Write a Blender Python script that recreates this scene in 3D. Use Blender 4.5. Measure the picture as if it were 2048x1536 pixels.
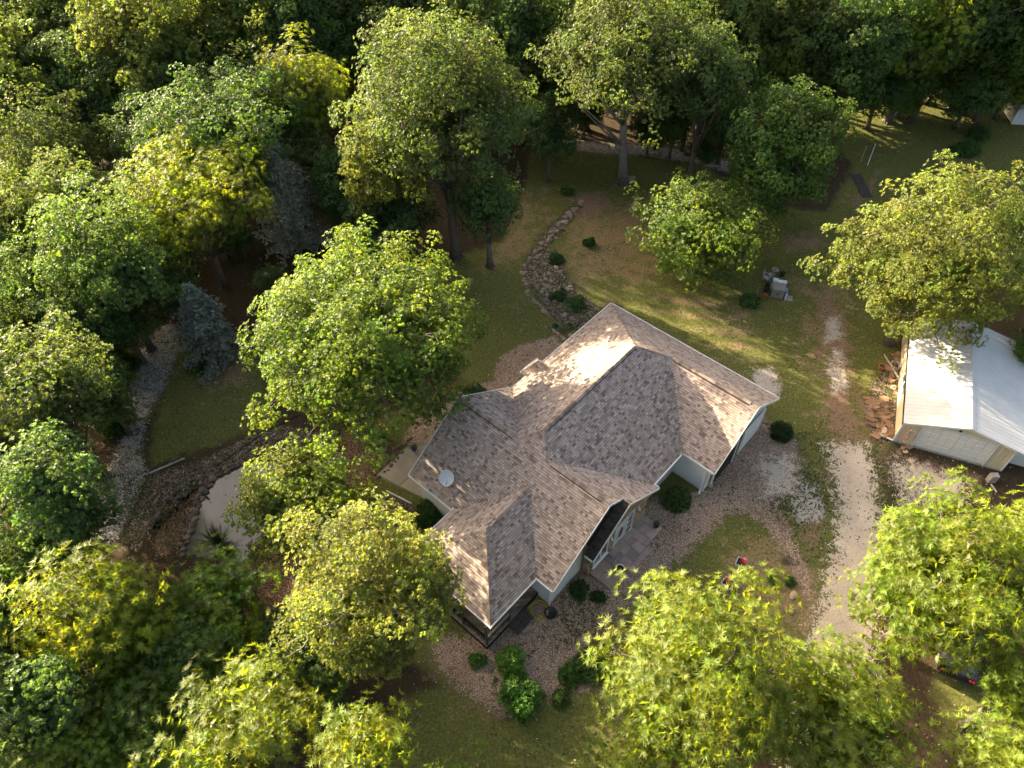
import bpy, math, random
import numpy as np
from mathutils import Vector, Matrix

for o in list(bpy.data.objects): bpy.data.objects.remove(o)
SC = bpy.context.scene
COL = SC.collection
R = math.radians

# ------------------------------------------------------------------ camera
CAM_H = 40.0
F_PX, PITCH, ROLL = 1497.14, 0.86083, -0.01323
FW = np.array([0, math.cos(PITCH), -math.sin(PITCH)])
_rt = np.array([1.0, 0, 0]); _up = np.array([0, math.sin(PITCH), math.cos(PITCH)])
RT = math.cos(ROLL)*_rt + math.sin(ROLL)*_up
UP = -math.sin(ROLL)*_rt + math.cos(ROLL)*_up
cd = bpy.data.cameras.new('camera'); cam = bpy.data.objects.new('camera', cd); COL.objects.link(cam)
m = Matrix.Identity(4)
for i in range(3):
    m[i][0] = RT[i]; m[i][1] = UP[i]; m[i][2] = -FW[i]
m[2][3] = CAM_H
cam.matrix_world = m
cd.sensor_fit = 'HORIZONTAL'; cd.sensor_width = 36; cd.lens = F_PX*36/2048
cd.clip_start = 0.5; cd.clip_end = 6000
SC.camera = cam

# ------------------------------------------------------------------ light
SUN_AZ = R(-36)        # direction in which the light travels over the ground
SUN_EL = R(20)
w = bpy.data.worlds.new('World'); SC.world = w; w.use_nodes = True
nt = w.node_tree; bg = nt.nodes['Background']
sky = nt.nodes.new('ShaderNodeTexSky'); sky.sky_type = 'NISHITA'; sky.sun_disc = False
sky.sun_elevation = SUN_EL
sx, sy = -math.cos(SUN_AZ), -math.sin(SUN_AZ)
sky.sun_rotation = math.atan2(sx, sy)
sky.air_density = 1.0; sky.dust_density = 9.0; sky.ozone_density = 0.0
nt.links.new(sky.outputs[0], bg.inputs[0]); bg.inputs[1].default_value = 0.085
sl = bpy.data.lights.new('sun', 'SUN'); sl.energy = 5.0; sl.angle = R(0.55); sl.color = (1.0, 0.84, 0.58)
so = bpy.data.objects.new('sun', sl); COL.objects.link(so)
so.rotation_euler = Vector((math.cos(SUN_AZ)*math.cos(SUN_EL), math.sin(SUN_AZ)*math.cos(SUN_EL), -math.sin(SUN_EL))).to_track_quat('-Z', 'Y').to_euler()
so.location = (0, 0, 60)
SC.view_settings.view_transform = 'Standard'; SC.view_settings.look = 'None'
SC.view_settings.exposure = 2.55; SC.view_settings.gamma = 1.0; SC.view_settings.use_curve_mapping = False
SC.render.engine = 'CYCLES'
SC.cycles.max_bounces = 6; SC.cycles.diffuse_bounces = 3; SC.cycles.transmission_bounces = 3; SC.cycles.transparent_max_bounces = 12

# ------------------------------------------------------------------ helpers
def g(px, py, z=0.0):
    """survey point (in photo pixels) -> metres on the level z"""
    d = FW*F_PX + RT*(px-1024) - UP*(py-768)
    t = (z-CAM_H)/d[2]
    return np.array([t*d[0], t*d[1], z])

def tag(o, label=None, cat=None, group=None, kind=None):
    if label: o['label'] = label
    if cat: o['category'] = cat
    if group: o['group'] = group
    if kind: o['kind'] = kind
    return o

def empty(name, loc, rz=0.0):
    o = bpy.data.objects.new(name, None); COL.objects.link(o)
    o.location = loc; o.rotation_euler = (0, 0, rz); o.empty_display_size = 0.3
    return o

def link(name, me, parent=None, loc=None):
    o = bpy.data.objects.new(name, me); COL.objects.link(o)
    if parent is not None: o.parent = parent
    if loc is not None: o.location = loc
    return o

def copy_tree(o, parent=None):
    c = o.copy(); COL.objects.link(c); c.parent = parent
    for ch in list(o.children): copy_tree(ch, c)
    return c

class MB:
    """collects faces of ONE mesh"""
    def __init__(s): s.v = []; s.f = []; s.c = []; s.m = []
    def poly(s, pts, col=None, mi=0):
        b = len(s.v); s.v += [tuple(p) for p in pts]; s.f.append(tuple(range(b, b+len(pts)))); s.c.append(col or (1, 1, 1)); s.m.append(mi)
    def mesh(s, verts, faces, col=None, mi=0):
        b = len(s.v); s.v += [tuple(p) for p in verts]
        for f in faces: s.f.append(tuple(i+b for i in f)); s.c.append(col or (1, 1, 1)); s.m.append(mi)
    def box(s, c, d, rz=0.0, col=None, mi=0, bev=0.0, tilt=None):
        x, y, z = d[0]/2, d[1]/2, d[2]/2
        if bev > 0:
            b = min(bev, x*.9, y*.9, z*.9)
            P = []
            for sx_ in (-1, 1):
                for sy_ in (-1, 1):
                    for sz_ in (-1, 1):
                        P += [(sx_*x, sy_*(y-b), sz_*(z-b)), (sx_*(x-b), sy_*y, sz_*(z-b)), (sx_*(x-b), sy_*(y-b), sz_*z)]
            def I(sx_, sy_, sz_, k): return ((sx_ > 0)*4+(sy_ > 0)*2+(sz_ > 0))*3+k
            F = []
            for a in (-1, 1):
                F += [(I(a, -1, -1, 0), I(a, 1, -1, 0), I(a, 1, 1, 0), I(a, -1, 1, 0))]
                F += [(I(-1, a, -1, 1), I(1, a, -1, 1), I(1, a, 1, 1), I(-1, a, 1, 1))]
                F += [(I(-1, -1, a, 2), I(1, -1, a, 2), I(1, 1, a, 2), I(-1, 1, a, 2))]
                for b_ in (-1, 1):
                    F += [(I(a, b_, -1, 0), I(a, b_, 1, 0), I(a, b_, 1, 1), I(a, b_, -1, 1))]
                    F += [(I(a, -1, b_, 0), I(a, 1, b_, 0), I(a, 1, b_, 2), I(a, -1, b_, 2))]
                    F += [(I(-1, a, b_, 1), I(1, a, b_, 1), I(1, a, b_, 2), I(-1, a, b_, 2))]
                    for c_ in (-1, 1):
                        F += [(I(a, b_, c_, 0), I(a, b_, c_, 1), I(a, b_, c_, 2))]
        else:
            P = [(a*x, b*y, e*z) for a in (-1, 1) for b in (-1, 1) for e in (-1, 1)]
            F = [(0, 1, 3, 2), (4, 6, 7, 5), (0, 4, 5, 1), (2, 3, 7, 6), (0, 2, 6, 4), (1, 5, 7, 3)]
        M = Matrix.Rotation(rz, 3, 'Z')
        if tilt is not None: M = M @ tilt
        s.mesh([tuple(M @ Vector(p) + Vector(c)) for p in P], F, col, mi)
    def prism(s, pts, h, col=None, mi=0):
        """polygon (3d points) extruded by vector h"""
        n = len(pts); a = [Vector(p) for p in pts]; b = [p+Vector(h) for p in a]
        F = [tuple(range(n)), tuple(range(2*n-1, n-1, -1))] + [(i, i+n, (i+1) % n+n, (i+1) % n) for i in range(n)]
        s.mesh([tuple(p) for p in a+b], F, col, mi)
    def tube(s, pts, rad, n=8, col=None, mi=0, cap=True):
        P = [Vector(p) for p in pts]; rr = rad if hasattr(rad, '__len__') else [rad]*len(P)
        V = []; F = []
        prev = None
        for i, p in enumerate(P):
            t = (P[min(i+1, len(P)-1)]-P[max(i-1, 0)]).normalized()
            a = prev if prev is not None else (Vector((0, 0, 1)) if abs(t.z) < .9 else Vector((1, 0, 0)))
            a = (a - t*a.dot(t)).normalized(); prev = a; b = t.cross(a)
            for k in range(n):
                th = 2*math.pi*k/n; V.append(tuple(p+(a*math.cos(th)+b*math.sin(th))*rr[i]))
        for i in range(len(P)-1):
            for k in range(n):
                F.append((i*n+k, i*n+(k+1) % n, (i+1)*n+(k+1) % n, (i+1)*n+k))
        if cap: F += [tuple(range(n-1, -1, -1)), tuple(range((len(P)-1)*n, len(P)*n))]
        s.mesh(V, F, col, mi)
    def lathe(s, prof, c=(0, 0, 0), n=18, col=None, mi=0):
        V = []; F = []
        for r_, z_ in prof:
            for k in range(n):
                th = 2*math.pi*k/n; V.append((c[0]+r_*math.cos(th), c[1]+r_*math.sin(th), c[2]+z_))
        for i in range(len(prof)-1):
            for k in range(n): F.append((i*n+k, i*n+(k+1) % n, (i+1)*n+(k+1) % n, (i+1)*n+k))
        s.mesh(V, F, col, mi)
    def build(s, name, mats, parent=None, smooth=False, loc=None, color=False):
        me = bpy.data.meshes.new(name); me.from_pydata(s.v, [], s.f)
        for mt in (mats if isinstance(mats, (list, tuple)) else [mats]): me.materials.append(mt)
        if any(s.m): me.polygons.foreach_set('material_index', s.m)
        if smooth: me.polygons.foreach_set('use_smooth', [True]*len(me.polygons))
        if color:
            at = me.attributes.new('Col', 'FLOAT_COLOR', 'FACE')
            at.data.foreach_set('color', np.c_[np.array(s.c, dtype=np.float32), np.ones(len(s.c), np.float32)].ravel())
        me.update()
        return link(name, me, parent, loc)

# ------------------------------------------------------------------ materials
def mat(name):
    m_ = bpy.data.materials.new(name); m_.use_nodes = True
    return m_, m_.node_tree.nodes, m_.node_tree.links, m_.node_tree.nodes['Principled BSDF']
def N(nodes, t, **kw):
    n = nodes.new(t)
    for k, v in kw.items(): setattr(n, k, v)
    return n
def noise(nodes, links, vec, scale, detail=4, rough=.55, dist=0.0):
    n = N(nodes, 'ShaderNodeTexNoise'); n.inputs['Scale'].default_value = scale; n.inputs['Detail'].default_value = detail
    n.inputs['Roughness'].default_value = rough; n.inputs['Distortion'].default_value = dist
    if vec is not None: links.new(vec, n.inputs['Vector'])
    return n.outputs['Fac']
def ramp(nodes, links, fac, stops, interp='LINEAR'):
    r_ = N(nodes, 'ShaderNodeValToRGB'); r_.color_ramp.interpolation = interp
    el = r_.color_ramp.elements
    while len(el) < len(stops): el.new(.5)
    for e, (p, c) in zip(el, stops):
        e.position = p; e.color = (*c, 1) if len(c) == 3 else c
    links.new(fac, r_.inputs[0]); return r_.outputs[0]
def mixc(nodes, links, fac, a, b, mode='MIX'):
    n = N(nodes, 'ShaderNodeMix', data_type='RGBA', blend_type=mode)
    for sock, v in ((n.inputs[0], fac), (n.inputs[6], a), (n.inputs[7], b)):
        if isinstance(v, (int, float)): sock.default_value = v
        elif isinstance(v, tuple): sock.default_value = (*v, 1)
        else: links.new(v, sock)
    return n.outputs[2]
def math_(nodes, links, op, a, b=0.0, clamp=False):
    n = N(nodes, 'ShaderNodeMath', operation=op, use_clamp=clamp)
    for i, v in enumerate((a, b)):
        if isinstance(v, (int, float)): n.inputs[i].default_value = v
        else: links.new(v, n.inputs[i])
    return n.outputs[0]
def sstep(nodes, links, v, lo, hi):
    n = N(nodes, 'ShaderNodeMapRange', interpolation_type='SMOOTHSTEP')
    links.new(v, n.inputs[0]); n.inputs[1].default_value = lo; n.inputs[2].default_value = hi
    return n.outputs[0]
def bump(nodes, links, bsdf, h, strength=.4, dist=.02):
    b = N(nodes, 'ShaderNodeBump'); b.inputs['Strength'].default_value = strength; b.inputs['Distance'].default_value = dist
    links.new(h, b.inputs['Height']); links.new(b.outputs[0], bsdf.inputs['Normal'])

def simple(name, col, rough=.6, metal=0.0, var=.18, scale=6.0, spec=.4, bmp=0.0, attr=False):
    """plain painted / woven / metal surface with grime and wear"""
    m_, n, l, b = mat(name)
    tc = N(n, 'ShaderNodeTexCoord').outputs['Object']
    f1 = noise(n, l, tc, scale, 5); f2 = noise(n, l, tc, scale*9, 3)
    c0 = tuple(max(0, x*(1-var)) for x in col); c1 = tuple(min(1, x*(1+var)) for x in col)
    base = ramp(n, l, f1, [(.3, c0), (.7, c1)])
    base = mixc(n, l, .35, base, mixc(n, l, f2, c0, c1))
    if attr:
        a = N(n, 'ShaderNodeAttribute', attribute_name='Col')
        base = mixc(n, l, 1.0, base, a.outputs['Color'], 'MULTIPLY')
    l.new(base, b.inputs['Base Color'])
    b.inputs['Roughness'].default_value = rough; b.inputs['Metallic'].default_value = metal
    b.inputs['Specular IOR Level'].default_value = spec
    if bmp > 0: bump(n, l, b, f2, bmp, .01)
    return m_

def leaf_mat(name, base, trans, tfac=.42, rough=.55):
    m_, n, l, b = mat(name)
    a = N(n, 'ShaderNodeAttribute', attribute_name='Col').outputs['Color']
    oi = N(n, 'ShaderNodeObjectInfo').outputs['Random']
    tint = ramp(n, l, oi, [(0, (.86, .90, .9)), (.5, (1, 1, 1)), (1, (1.05, 1.06, .95))])
    var = mixc(n, l, 1.0, a, tint, 'MULTIPLY')
    c = mixc(n, l, 1.0, base, var, 'MULTIPLY'); t = mixc(n, l, 1.0, trans, var, 'MULTIPLY')
    l.new(c, b.inputs['Base Color']); b.inputs['Roughness'].default_value = rough; b.inputs['Specular IOR Level'].default_value = .35
    tr = N(n, 'ShaderNodeBsdfTranslucent'); l.new(t, tr.inputs[0])
    mx = N(n, 'ShaderNodeMixShader'); mx.inputs[0].default_value = tfac
    l.new(b.outputs[0], mx.inputs[1]); l.new(tr.outputs[0], mx.inputs[2])
    l.new(mx.outputs[0], n['Material Output'].inputs[0])
    return m_

M = {}
M['leaf_maple'] = leaf_mat('leaf_maple', (.070, .114, .022), (.35, .46, .035), .31)
M['leaf_walnut'] = leaf_mat('leaf_walnut', (.102, .134, .014), (.59, .67, .03), .36)
M['leaf_ash'] = leaf_mat('leaf_ash', (.096, .120, .030), (.49, .54, .06), .34)
M['leaf_oak'] = leaf_mat('leaf_oak', (.063, .097, .028), (.30, .39, .04), .31)
M['leaf_dark'] = leaf_mat('leaf_dark', (.046, .082, .024), (.21, .32, .03), 0.33)
M['leaf_conifer'] = leaf_mat('leaf_conifer', (.31, .315, .25), (.28, .29, .2), .2)
M['leaf_shrub'] = leaf_mat('leaf_shrub', (.065, .110, .030), (.18, .29, .04), 0.3)
M['bark'] = simple('bark', (.115, .095, .075), .9, var=.45, scale=3, bmp=.8)
M['bark_grey'] = simple('bark_grey', (.20, .18, .155), .9, var=.4, scale=3, bmp=.8)

# shingles: tone comes from each tab, granules from noise
def shingle_mat(name, gain):
    m_, n, l, b = mat(name)
    a = N(n, 'ShaderNodeAttribute', attribute_name='Col').outputs['Color']
    tc = N(n, 'ShaderNodeNewGeometry').outputs['Position']
    f = noise(n, l, tc, 45, 3, .7); f2 = noise(n, l, tc, .5, 4); f3 = noise(n, l, tc, 3.0, 3)
    c = mixc(n, l, 1.0, a, ramp(n, l, f, [(.2, (.72,)*3), (.8, (1.25,)*3)]), 'MULTIPLY')
    c = mixc(n, l, 1.0, c, ramp(n, l, f2, [(.3, (.96, .96, .97)), (.7, (1.04, 1.03, 1.02))]), 'MULTIPLY')
    c = mixc(n, l, 1.0, c, (gain,)*3, 'MULTIPLY')
    l.new(c, b.inputs['Base Color']); b.inputs['Roughness'].default_value = .9; b.inputs['Specular IOR Level'].default_value = .2
    bump(n, l, b, f, .5, .006)
    return m_
M['shingle'] = shingle_mat('shingle', 1.0)
M['shingle_dark'] = shingle_mat('shingle_charcoal', .16)
M['felt'] = simple('roof_felt', (.06, .052, .048), .95)
M['white'] = simple('white_trim', (.70, .70, .69), .45, var=.06, scale=2)
M['siding'] = simple('pale_siding', (.60, .63, .64), .6, var=.06, scale=1.2)
M['cream'] = simple('cream_siding', (.66, .55, .36), .55, var=.07, scale=1.0)
M['stonewall'] = simple('veneer_stone', (.29, .225, .165), .85, var=.3, scale=5, bmp=.6, attr=True)
M['mortar'] = simple('mortar', (.22, .19, .15), .95)
M['glass'] = simple('window_glass', (.03, .04, .05), .08, var=.1, spec=.8)
M['door'] = simple('blue_grey_door', (.50, .57, .62), .4, var=.06)
M['dark_open'] = simple('dark_interior', (.02, .02, .022), .9)
M['paver'] = simple('patio_stone', (.34, .255, .215), .8, var=.22, scale=2.2, bmp=.3, attr=True)
M['concrete'] = simple('concrete', (.30, .26, .215), .9, var=.2, scale=1.3, bmp=.3)
M['deckwood'] = simple('weathered_deck', (.155, .128, .104), .85, var=.35, scale=3.5, bmp=.4, attr=True)
M['benchwood'] = simple('dark_bench_wood', (.060, .050, .045), .8, var=.4, scale=5)
M['greywood'] = simple('grey_wood', (.33, .29, .25), .85, var=.3, scale=4, bmp=.4)
M['galv'] = simple('painted_steel_roof', (.56, .56, .55), .42, var=.10, scale=.9, spec=.5)
M['rock'] = simple('limestone', (.27, .225, .18), .92, var=.4, scale=4, bmp=.8, attr=True)
M['dish'] = simple('dish_grey', (.46, .49, .53), .35, var=.05)
M['black'] = simple('black_plastic', (.018, .018, .02), .5)
M['hose'] = simple('yellow_hose', (.50, .37, .05), .5)
M['blackhose'] = simple('black_pipe', (.025, .022, .02), .6)
M['red'] = simple('red_petals', (.48, .02, .02), .6, var=.3, scale=20)
M['pink'] = simple('pink_petals', (.7, .32, .33), .6, var=.2, scale=20)
M['soil'] = simple('potting_soil', (.03, .022, .016), .95, var=.4, scale=12)
M['pot_grey'] = simple('grey_planter', (.42, .43, .43), .7)
M['pot_blue'] = simple('blue_glaze', (.03, .06, .16), .25)
M['terracotta'] = simple('terracotta', (.34, .11, .06), .8)
M['steel'] = simple('grey_steel', (.26, .25, .24), .5, metal=.3)
M['bluewhite'] = simple('pale_blue_plastic', (.55, .62, .74), .5)
M['blue'] = simple('blue_plastic', (.05, .13, .35), .45)
M['carpaint'] = simple('black_car_paint', (.012, .012, .015), .18, spec=.7, var=.1)
M['tyre'] = simple('tyre_rubber', (.02, .02, .02), .85)
M['lamp_red'] = simple('red_tail_lamp', (.5, .02, .01), .2)
M['flagred'] = simple('flag_red', (.50, .03, .04), .7)
M['flagwhite'] = simple('flag_white', (.75, .75, .75), .7)
M['flagblue'] = simple('flag_blue', (.03, .045, .15), .7)
M['reed'] = simple('reed', (.06, .075, .025), .8, attr=True)
M['yucca'] = simple('yucca_leaf', (.10, .15, .075), .6, attr=True)

# ---- ground
def pos(n): return N(n, 'ShaderNodeNewGeometry').outputs['Position']
def attr(n, nm): return N(n, 'ShaderNodeAttribute', attribute_name=nm).outputs['Fac']

def ground_mat():
    m_, n, l, b = mat('lawn_and_forest_floor')
    P = pos(n)
    n1 = noise(n, l, P, .22, 5, .6); n2 = noise(n, l, P, 1.1, 5, .65); n3 = noise(n, l, P, 6.5, 4, .7); n4 = noise(n, l, P, 28, 3, .7)
    fine = math_(n, l, 'ADD', math_(n, l, 'MULTIPLY', n3, .5), math_(n, l, 'MULTIPLY', n4, .5))
    green = ramp(n, l, fine, [(.36, (.050, .058, .013)), (.5, (.110, .116, .030)), (.64, (.20, .19, .07))])
    dry = ramp(n, l, fine, [(.36, (.105, .072, .032)), (.5, (.215, .155, .078)), (.64, (.36, .275, .155))])
    dirt = ramp(n, l, fine, [(.28, (.12, .070, .042)), (.55, (.25, .160, .105)), (.75, (.36, .27, .20))])
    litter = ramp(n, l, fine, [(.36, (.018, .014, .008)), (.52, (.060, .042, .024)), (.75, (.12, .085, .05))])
    gravel = ramp(n, l, fine, [(.3, (.20, .155, .125)), (.5, (.42, .36, .31)), (.7, (.60, .54, .49))])
    # dryness: wide drifts + patches + hay stripes left by the mower
    wv = N(n, 'ShaderNodeTexWave', wave_type='RINGS', rings_direction='Z'); mp = N(n, 'ShaderNodeMapping')
    mp.inputs['Location'].default_value = (-16.5, -58.0, 0); l.new(P, mp.inputs[0]); l.new(mp.outputs[0], wv.inputs[0])
    wv.inputs['Scale'].default_value = .21; wv.inputs['Distortion'].default_value = 2.2; wv.inputs['Detail'].default_value = 3; wv.inputs['Detail Scale'].default_value = 1.1
    stripe = math_(n, l, 'MULTIPLY', wv.outputs['Fac'], attr(n, 'stripe'))
    dd = math_(n, l, 'ADD', math_(n, l, 'MULTIPLY', n1, .8), math_(n, l, 'MULTIPLY', n2, 1.0))
    dd = math_(n, l, 'ADD', dd, math_(n, l, 'MULTIPLY', n3, .3))
    dd = math_(n, l, 'ADD', dd, math_(n, l, 'MULTIPLY', stripe, .22))
    dd = math_(n, l, 'ADD', dd, math_(n, l, 'MULTIPLY', attr(n, 'dry'), .55))
    c = mixc(n, l, sstep(n, l, dd, 1.12, 1.42), green, dry)
    edge = math_(n, l, 'ADD', math_(n, l, 'MULTIPLY', n2, .9), math_(n, l, 'MULTIPLY', n3, .6))
    def lay(c, name, over, lo=1.02, hi=1.38):
        v = math_(n, l, 'ADD', math_(n, l, 'MULTIPLY', attr(n, name), 1.15), edge)
        v = math_(n, l, 'MULTIPLY', sstep(n, l, v, lo, hi), sstep(n, l, attr(n, name), 0.0, .12))
        return mixc(n, l, v, c, over)
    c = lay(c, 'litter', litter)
    c = lay(c, 'dirt', dirt)
    c = lay(c, 'gravel', gravel, 1.12, 1.42)
    l.new(c, b.inputs['Base Color']); b.inputs['Roughness'].default_value = .95; b.inputs['Specular IOR Level'].default_value = .1
    bump(n, l, b, fine, .9, .06)
    return m_
M['ground'] = ground_mat()

def stones_mat(name, cols, scale, cover=True, gap=.45, weed=(.05, .065, .018), weedamt=.0):
    """loose stone: every pebble its own colour; ragged, thinning edge"""
    m_, n, l, b = mat(name)
    P = pos(n)
    vo = N(n, 'ShaderNodeTexVoronoi'); vo.inputs['Scale'].default_value = scale; l.new(P, vo.inputs['Vector'])
    sep = N(n, 'ShaderNodeSeparateColor'); l.new(vo.outputs['Color'], sep.inputs[0])
    c = ramp(n, l, sep.outputs[0], [(i/(len(cols)-1), k) for i, k in enumerate(cols)])
    c = mixc(n, l, sstep(n, l, vo.outputs['Distance'], .35, .75), c, tuple(x*gap for x in cols[0]))
    big = noise(n, l, P, .5, 5, .6); med = noise(n, l, P, 2.2, 4, .65); fin = noise(n, l, P, 9, 3, .7)
    c = mixc(n, l, 1.0, c, ramp(n, l, big, [(.3, (.82, .80, .78)), (.7, (1.14, 1.13, 1.12))]), 'MULTIPLY')
    if weedamt > 0:
        wv = math_(n, l, 'ADD', math_(n, l, 'MULTIPLY', med, .6), math_(n, l, 'MULTIPLY', fin, .4))
        wv = math_(n, l, 'ADD', wv, math_(n, l, 'MULTIPLY', big, .4))
        c = mixc(n, l, sstep(n, l, wv, .86-weedamt, .93-weedamt), c, weed)
    l.new(c, b.inputs['Base Color']); b.inputs['Roughness'].default_value = .9; b.inputs['Specular IOR Level'].default_value = .2
    bump(n, l, b, vo.outputs['Distance'], .8, -.03)
    if cover:
        e = math_(n, l, 'ADD', attr(n, 'cover'), math_(n, l, 'MULTIPLY', math_(n, l, 'SUBTRACT', med, .5), 1.5))
        e = math_(n, l, 'ADD', e, math_(n, l, 'MULTIPLY', math_(n, l, 'SUBTRACT', fin, .5), 1.3))
        a = sstep(n, l, e, .44, .56)
        tr = N(n, 'ShaderNodeBsdfTransparent'); mx = N(n, 'ShaderNodeMixShader'); l.new(a, mx.inputs[0])
        l.new(tr.outputs[0], mx.inputs[1]); l.new(b.outputs[0], mx.inputs[2]); l.new(mx.outputs[0], n['Material Output'].inputs[0])
    return m_
M['white_gravel'] = stones_mat('white_gravel', [(.53, .43, .335), (.59, .49, .39), (.64, .545, .445), (.71, .62, .52)], 32, gap=.85)
M['pink_gravel'] = stones_mat('pink_gravel', [(.25, .165, .12), (.37, .26, .195), (.47, .345, .265), (.62, .49, .395)], 22, gap=.55, weedamt=.10)
M['grey_gravel'] = stones_mat('grey_gravel', [(.22, .20, .18), (.34, .315, .295), (.43, .405, .385), (.55, .53, .51)], 18, weedamt=.13)
M['brown_mulch'] = stones_mat('brown_mulch', [(.10, .055, .036), (.18, .105, .068), (.27, .165, .11), (.34, .23, .17)], 18, weedamt=.08)
M['rubble'] = stones_mat('rubble_soil', [(.07, .05, .035), (.15, .11, .078), (.22, .165, .12), (.33, .27, .22)], 10, weedamt=.14)

def water_mat():
    m_, n, l, b = mat('pond_water')
    P = pos(n)
    b.inputs['Base Color'].default_value = (.20, .165, .14, 1)
    f = noise(n, l, P, .8, 4)
    l.new(ramp(n, l, f, [(.3, (.09, .076, .062)), (.7, (.14, .118, .098))]), b.inputs['Base Color'])
    b.inputs['Roughness'].default_value = .08; b.inputs['Specular IOR Level'].default_value = .6
    wv = N(n, 'ShaderNodeTexWave', wave_type='RINGS', rings_direction='Z'); mp = N(n, 'ShaderNodeMapping')
    c = g(420, 985); mp.inputs['Location'].default_value = (-c[0], -c[1], 0); l.new(P, mp.inputs[0]); l.new(mp.outputs[0], wv.inputs[0])
    wv.inputs['Scale'].default_value = 1.6; wv.inputs['Distortion'].default_value = 3; wv.inputs['Detail'].default_value = 2
    h = math_(n, l, 'ADD', wv.outputs['Fac'], noise(n, l, P, 5, 3))
    bump(n, l, b, h, .035, .03)
    return m_
M['water'] = water_mat()

# ------------------------------------------------------------------ ground sheets
def sdist(X, Y, poly):
    """signed distance to a polygon, + inside"""
    px = np.array([p[0] for p in poly]); py = np.array([p[1] for p in poly])
    d = np.full(X.shape, 1e9); ins = np.zeros(X.shape, bool)
    for i in range(len(px)):
        x0, y0, x1, y1 = px[i], py[i], px[(i+1) % len(px)], py[(i+1) % len(px)]
        ex, ey = x1-x0, y1-y0; L2 = ex*ex+ey*ey+1e-12
        t = np.clip(((X-x0)*ex+(Y-y0)*ey)/L2, 0, 1)
        d = np.minimum(d, np.hypot(X-x0-t*ex, Y-y0-t*ey))
        c = ((y0 > Y) != (y1 > Y)) & (X < (x1-x0)*(Y-y0)/(y1-y0+1e-12)+x0)
        ins ^= c
    return np.where(ins, d, -d)
def gp(pts): return [tuple(g(*p)[:2]) for p in pts]

def axis(lo, hi, step, far):
    a = list(np.arange(lo, hi+1e-6, step)); s = step; x = hi
    while x < far: s *= 1.45; x += s; a.append(x)
    s = step; x = lo
    while x > -far: s *= 1.45; x -= s; a.insert(0, x)
    return np.array(a)
def grid_mesh(name, xs, ys, z, keep=None, attrs={}):
    nx, ny = len(xs), len(ys)
    X, Y = np.meshgrid(xs, ys); V = np.stack([X, Y, np.full_like(X, z) if np.isscalar(z) else z], -1).reshape(-1, 3)
    i = np.arange((nx-1)*(ny-1)); r, c = i//(nx-1), i % (nx-1); a = r*nx+c
    Fq = np.stack([a, a+1, a+nx+1, a+nx], -1)
    if keep is not None:
        k = keep.reshape(-1)[Fq].any(1); Fq = Fq[k]
        used = np.zeros(len(V), bool); used[Fq.ravel()] = True
        mp = np.cumsum(used)-1; V = V[used]; Fq = mp[Fq]; attrs = {k_: v_.reshape(-1)[used] for k_, v_ in attrs.items()}
    me = bpy.data.meshes.new(name)
    me.vertices.add(len(V)); me.vertices.foreach_set('co', V.astype(np.float32).ravel())
    me.loops.add(Fq.size); me.loops.foreach_set('vertex_index', Fq.astype(np.int32).ravel())
    me.polygons.add(len(Fq)); me.polygons.foreach_set('loop_start', np.arange(0, Fq.size, 4, dtype=np.int32))
    for k_, v_ in attrs.items():
        at = me.attributes.new(k_, 'FLOAT', 'POINT'); at.data.foreach_set('value', np.asarray(v_, np.float32).ravel())
    me.update(calc_edges=True); me.validate()
    return me

# zones of the yard, surveyed from the photo
Z_LAWN_UP = gp([(870, 520), (1000, 480), (1040, 380), (1060, 290), (1240, 300), (1420, 330), (1480, 400), (1650, 420), (1700, 330), (1640, 250), (1700, 170), (1990, 170), (2100, 280), (2100, 420), (1810, 540), (1805, 700), (1795, 800), (1790, 900), (1740, 1000), (1640, 960), (1590, 800), (1220, 600), (1030, 740), (930, 790), (880, 700)])
Z_LAWN_W = gp([(330, 690), (520, 690), (560, 860), (500, 870), (300, 940), (290, 900), (310, 800)])
Z_ISLAND = gp([(1300, 1190), (1400, 1085), (1480, 1030), (1530, 1055), (1590, 1130), (1610, 1200), (1600, 1300), (1540, 1380), (1300, 1380)])
Z_LAWN_S = gp([(800, 1380), (900, 1360), (1010, 1430), (1100, 1400), (1180, 1380), (1250, 1280), (1300, 1536), (1300, 1800), (700, 1800), (720, 1500)])
Z_LAWN_SE = gp([(1880, 1300), (1960, 1330), (2000, 1450), (1960, 1530), (1880, 1500), (1850, 1380)])
Z_DRY = [(gp([(1160, 420), (1300, 400), (1330, 520), (1250, 560), (1130, 560), (1120, 500)]), .6), (gp([(1010, 400), (1110, 380), (1080, 490), (960, 560)]), .6),
         (gp([(1590, 560), (1700, 580), (1710, 700), (1620, 760), (1590, 660)]), .5), (gp([(1600, 780), (1760, 780), (1780, 900), (1640, 960)]), .5),
         (gp([(1480, 1120), (1600, 1100), (1620, 1250), (1520, 1260)]), .9), (gp([(380, 720), (500, 700), (520, 790), (400, 800)]), .6), (gp([(1380, 600), (1500, 600), (1540, 700), (1440, 690)]), .3),
         (gp([(1180, 1380), (1260, 1280), (1300, 1420), (1200, 1450)]), .5), (gp([(1450, 1180), (1560, 1180), (1540, 1300), (1420, 1260)]), .7)]
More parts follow.
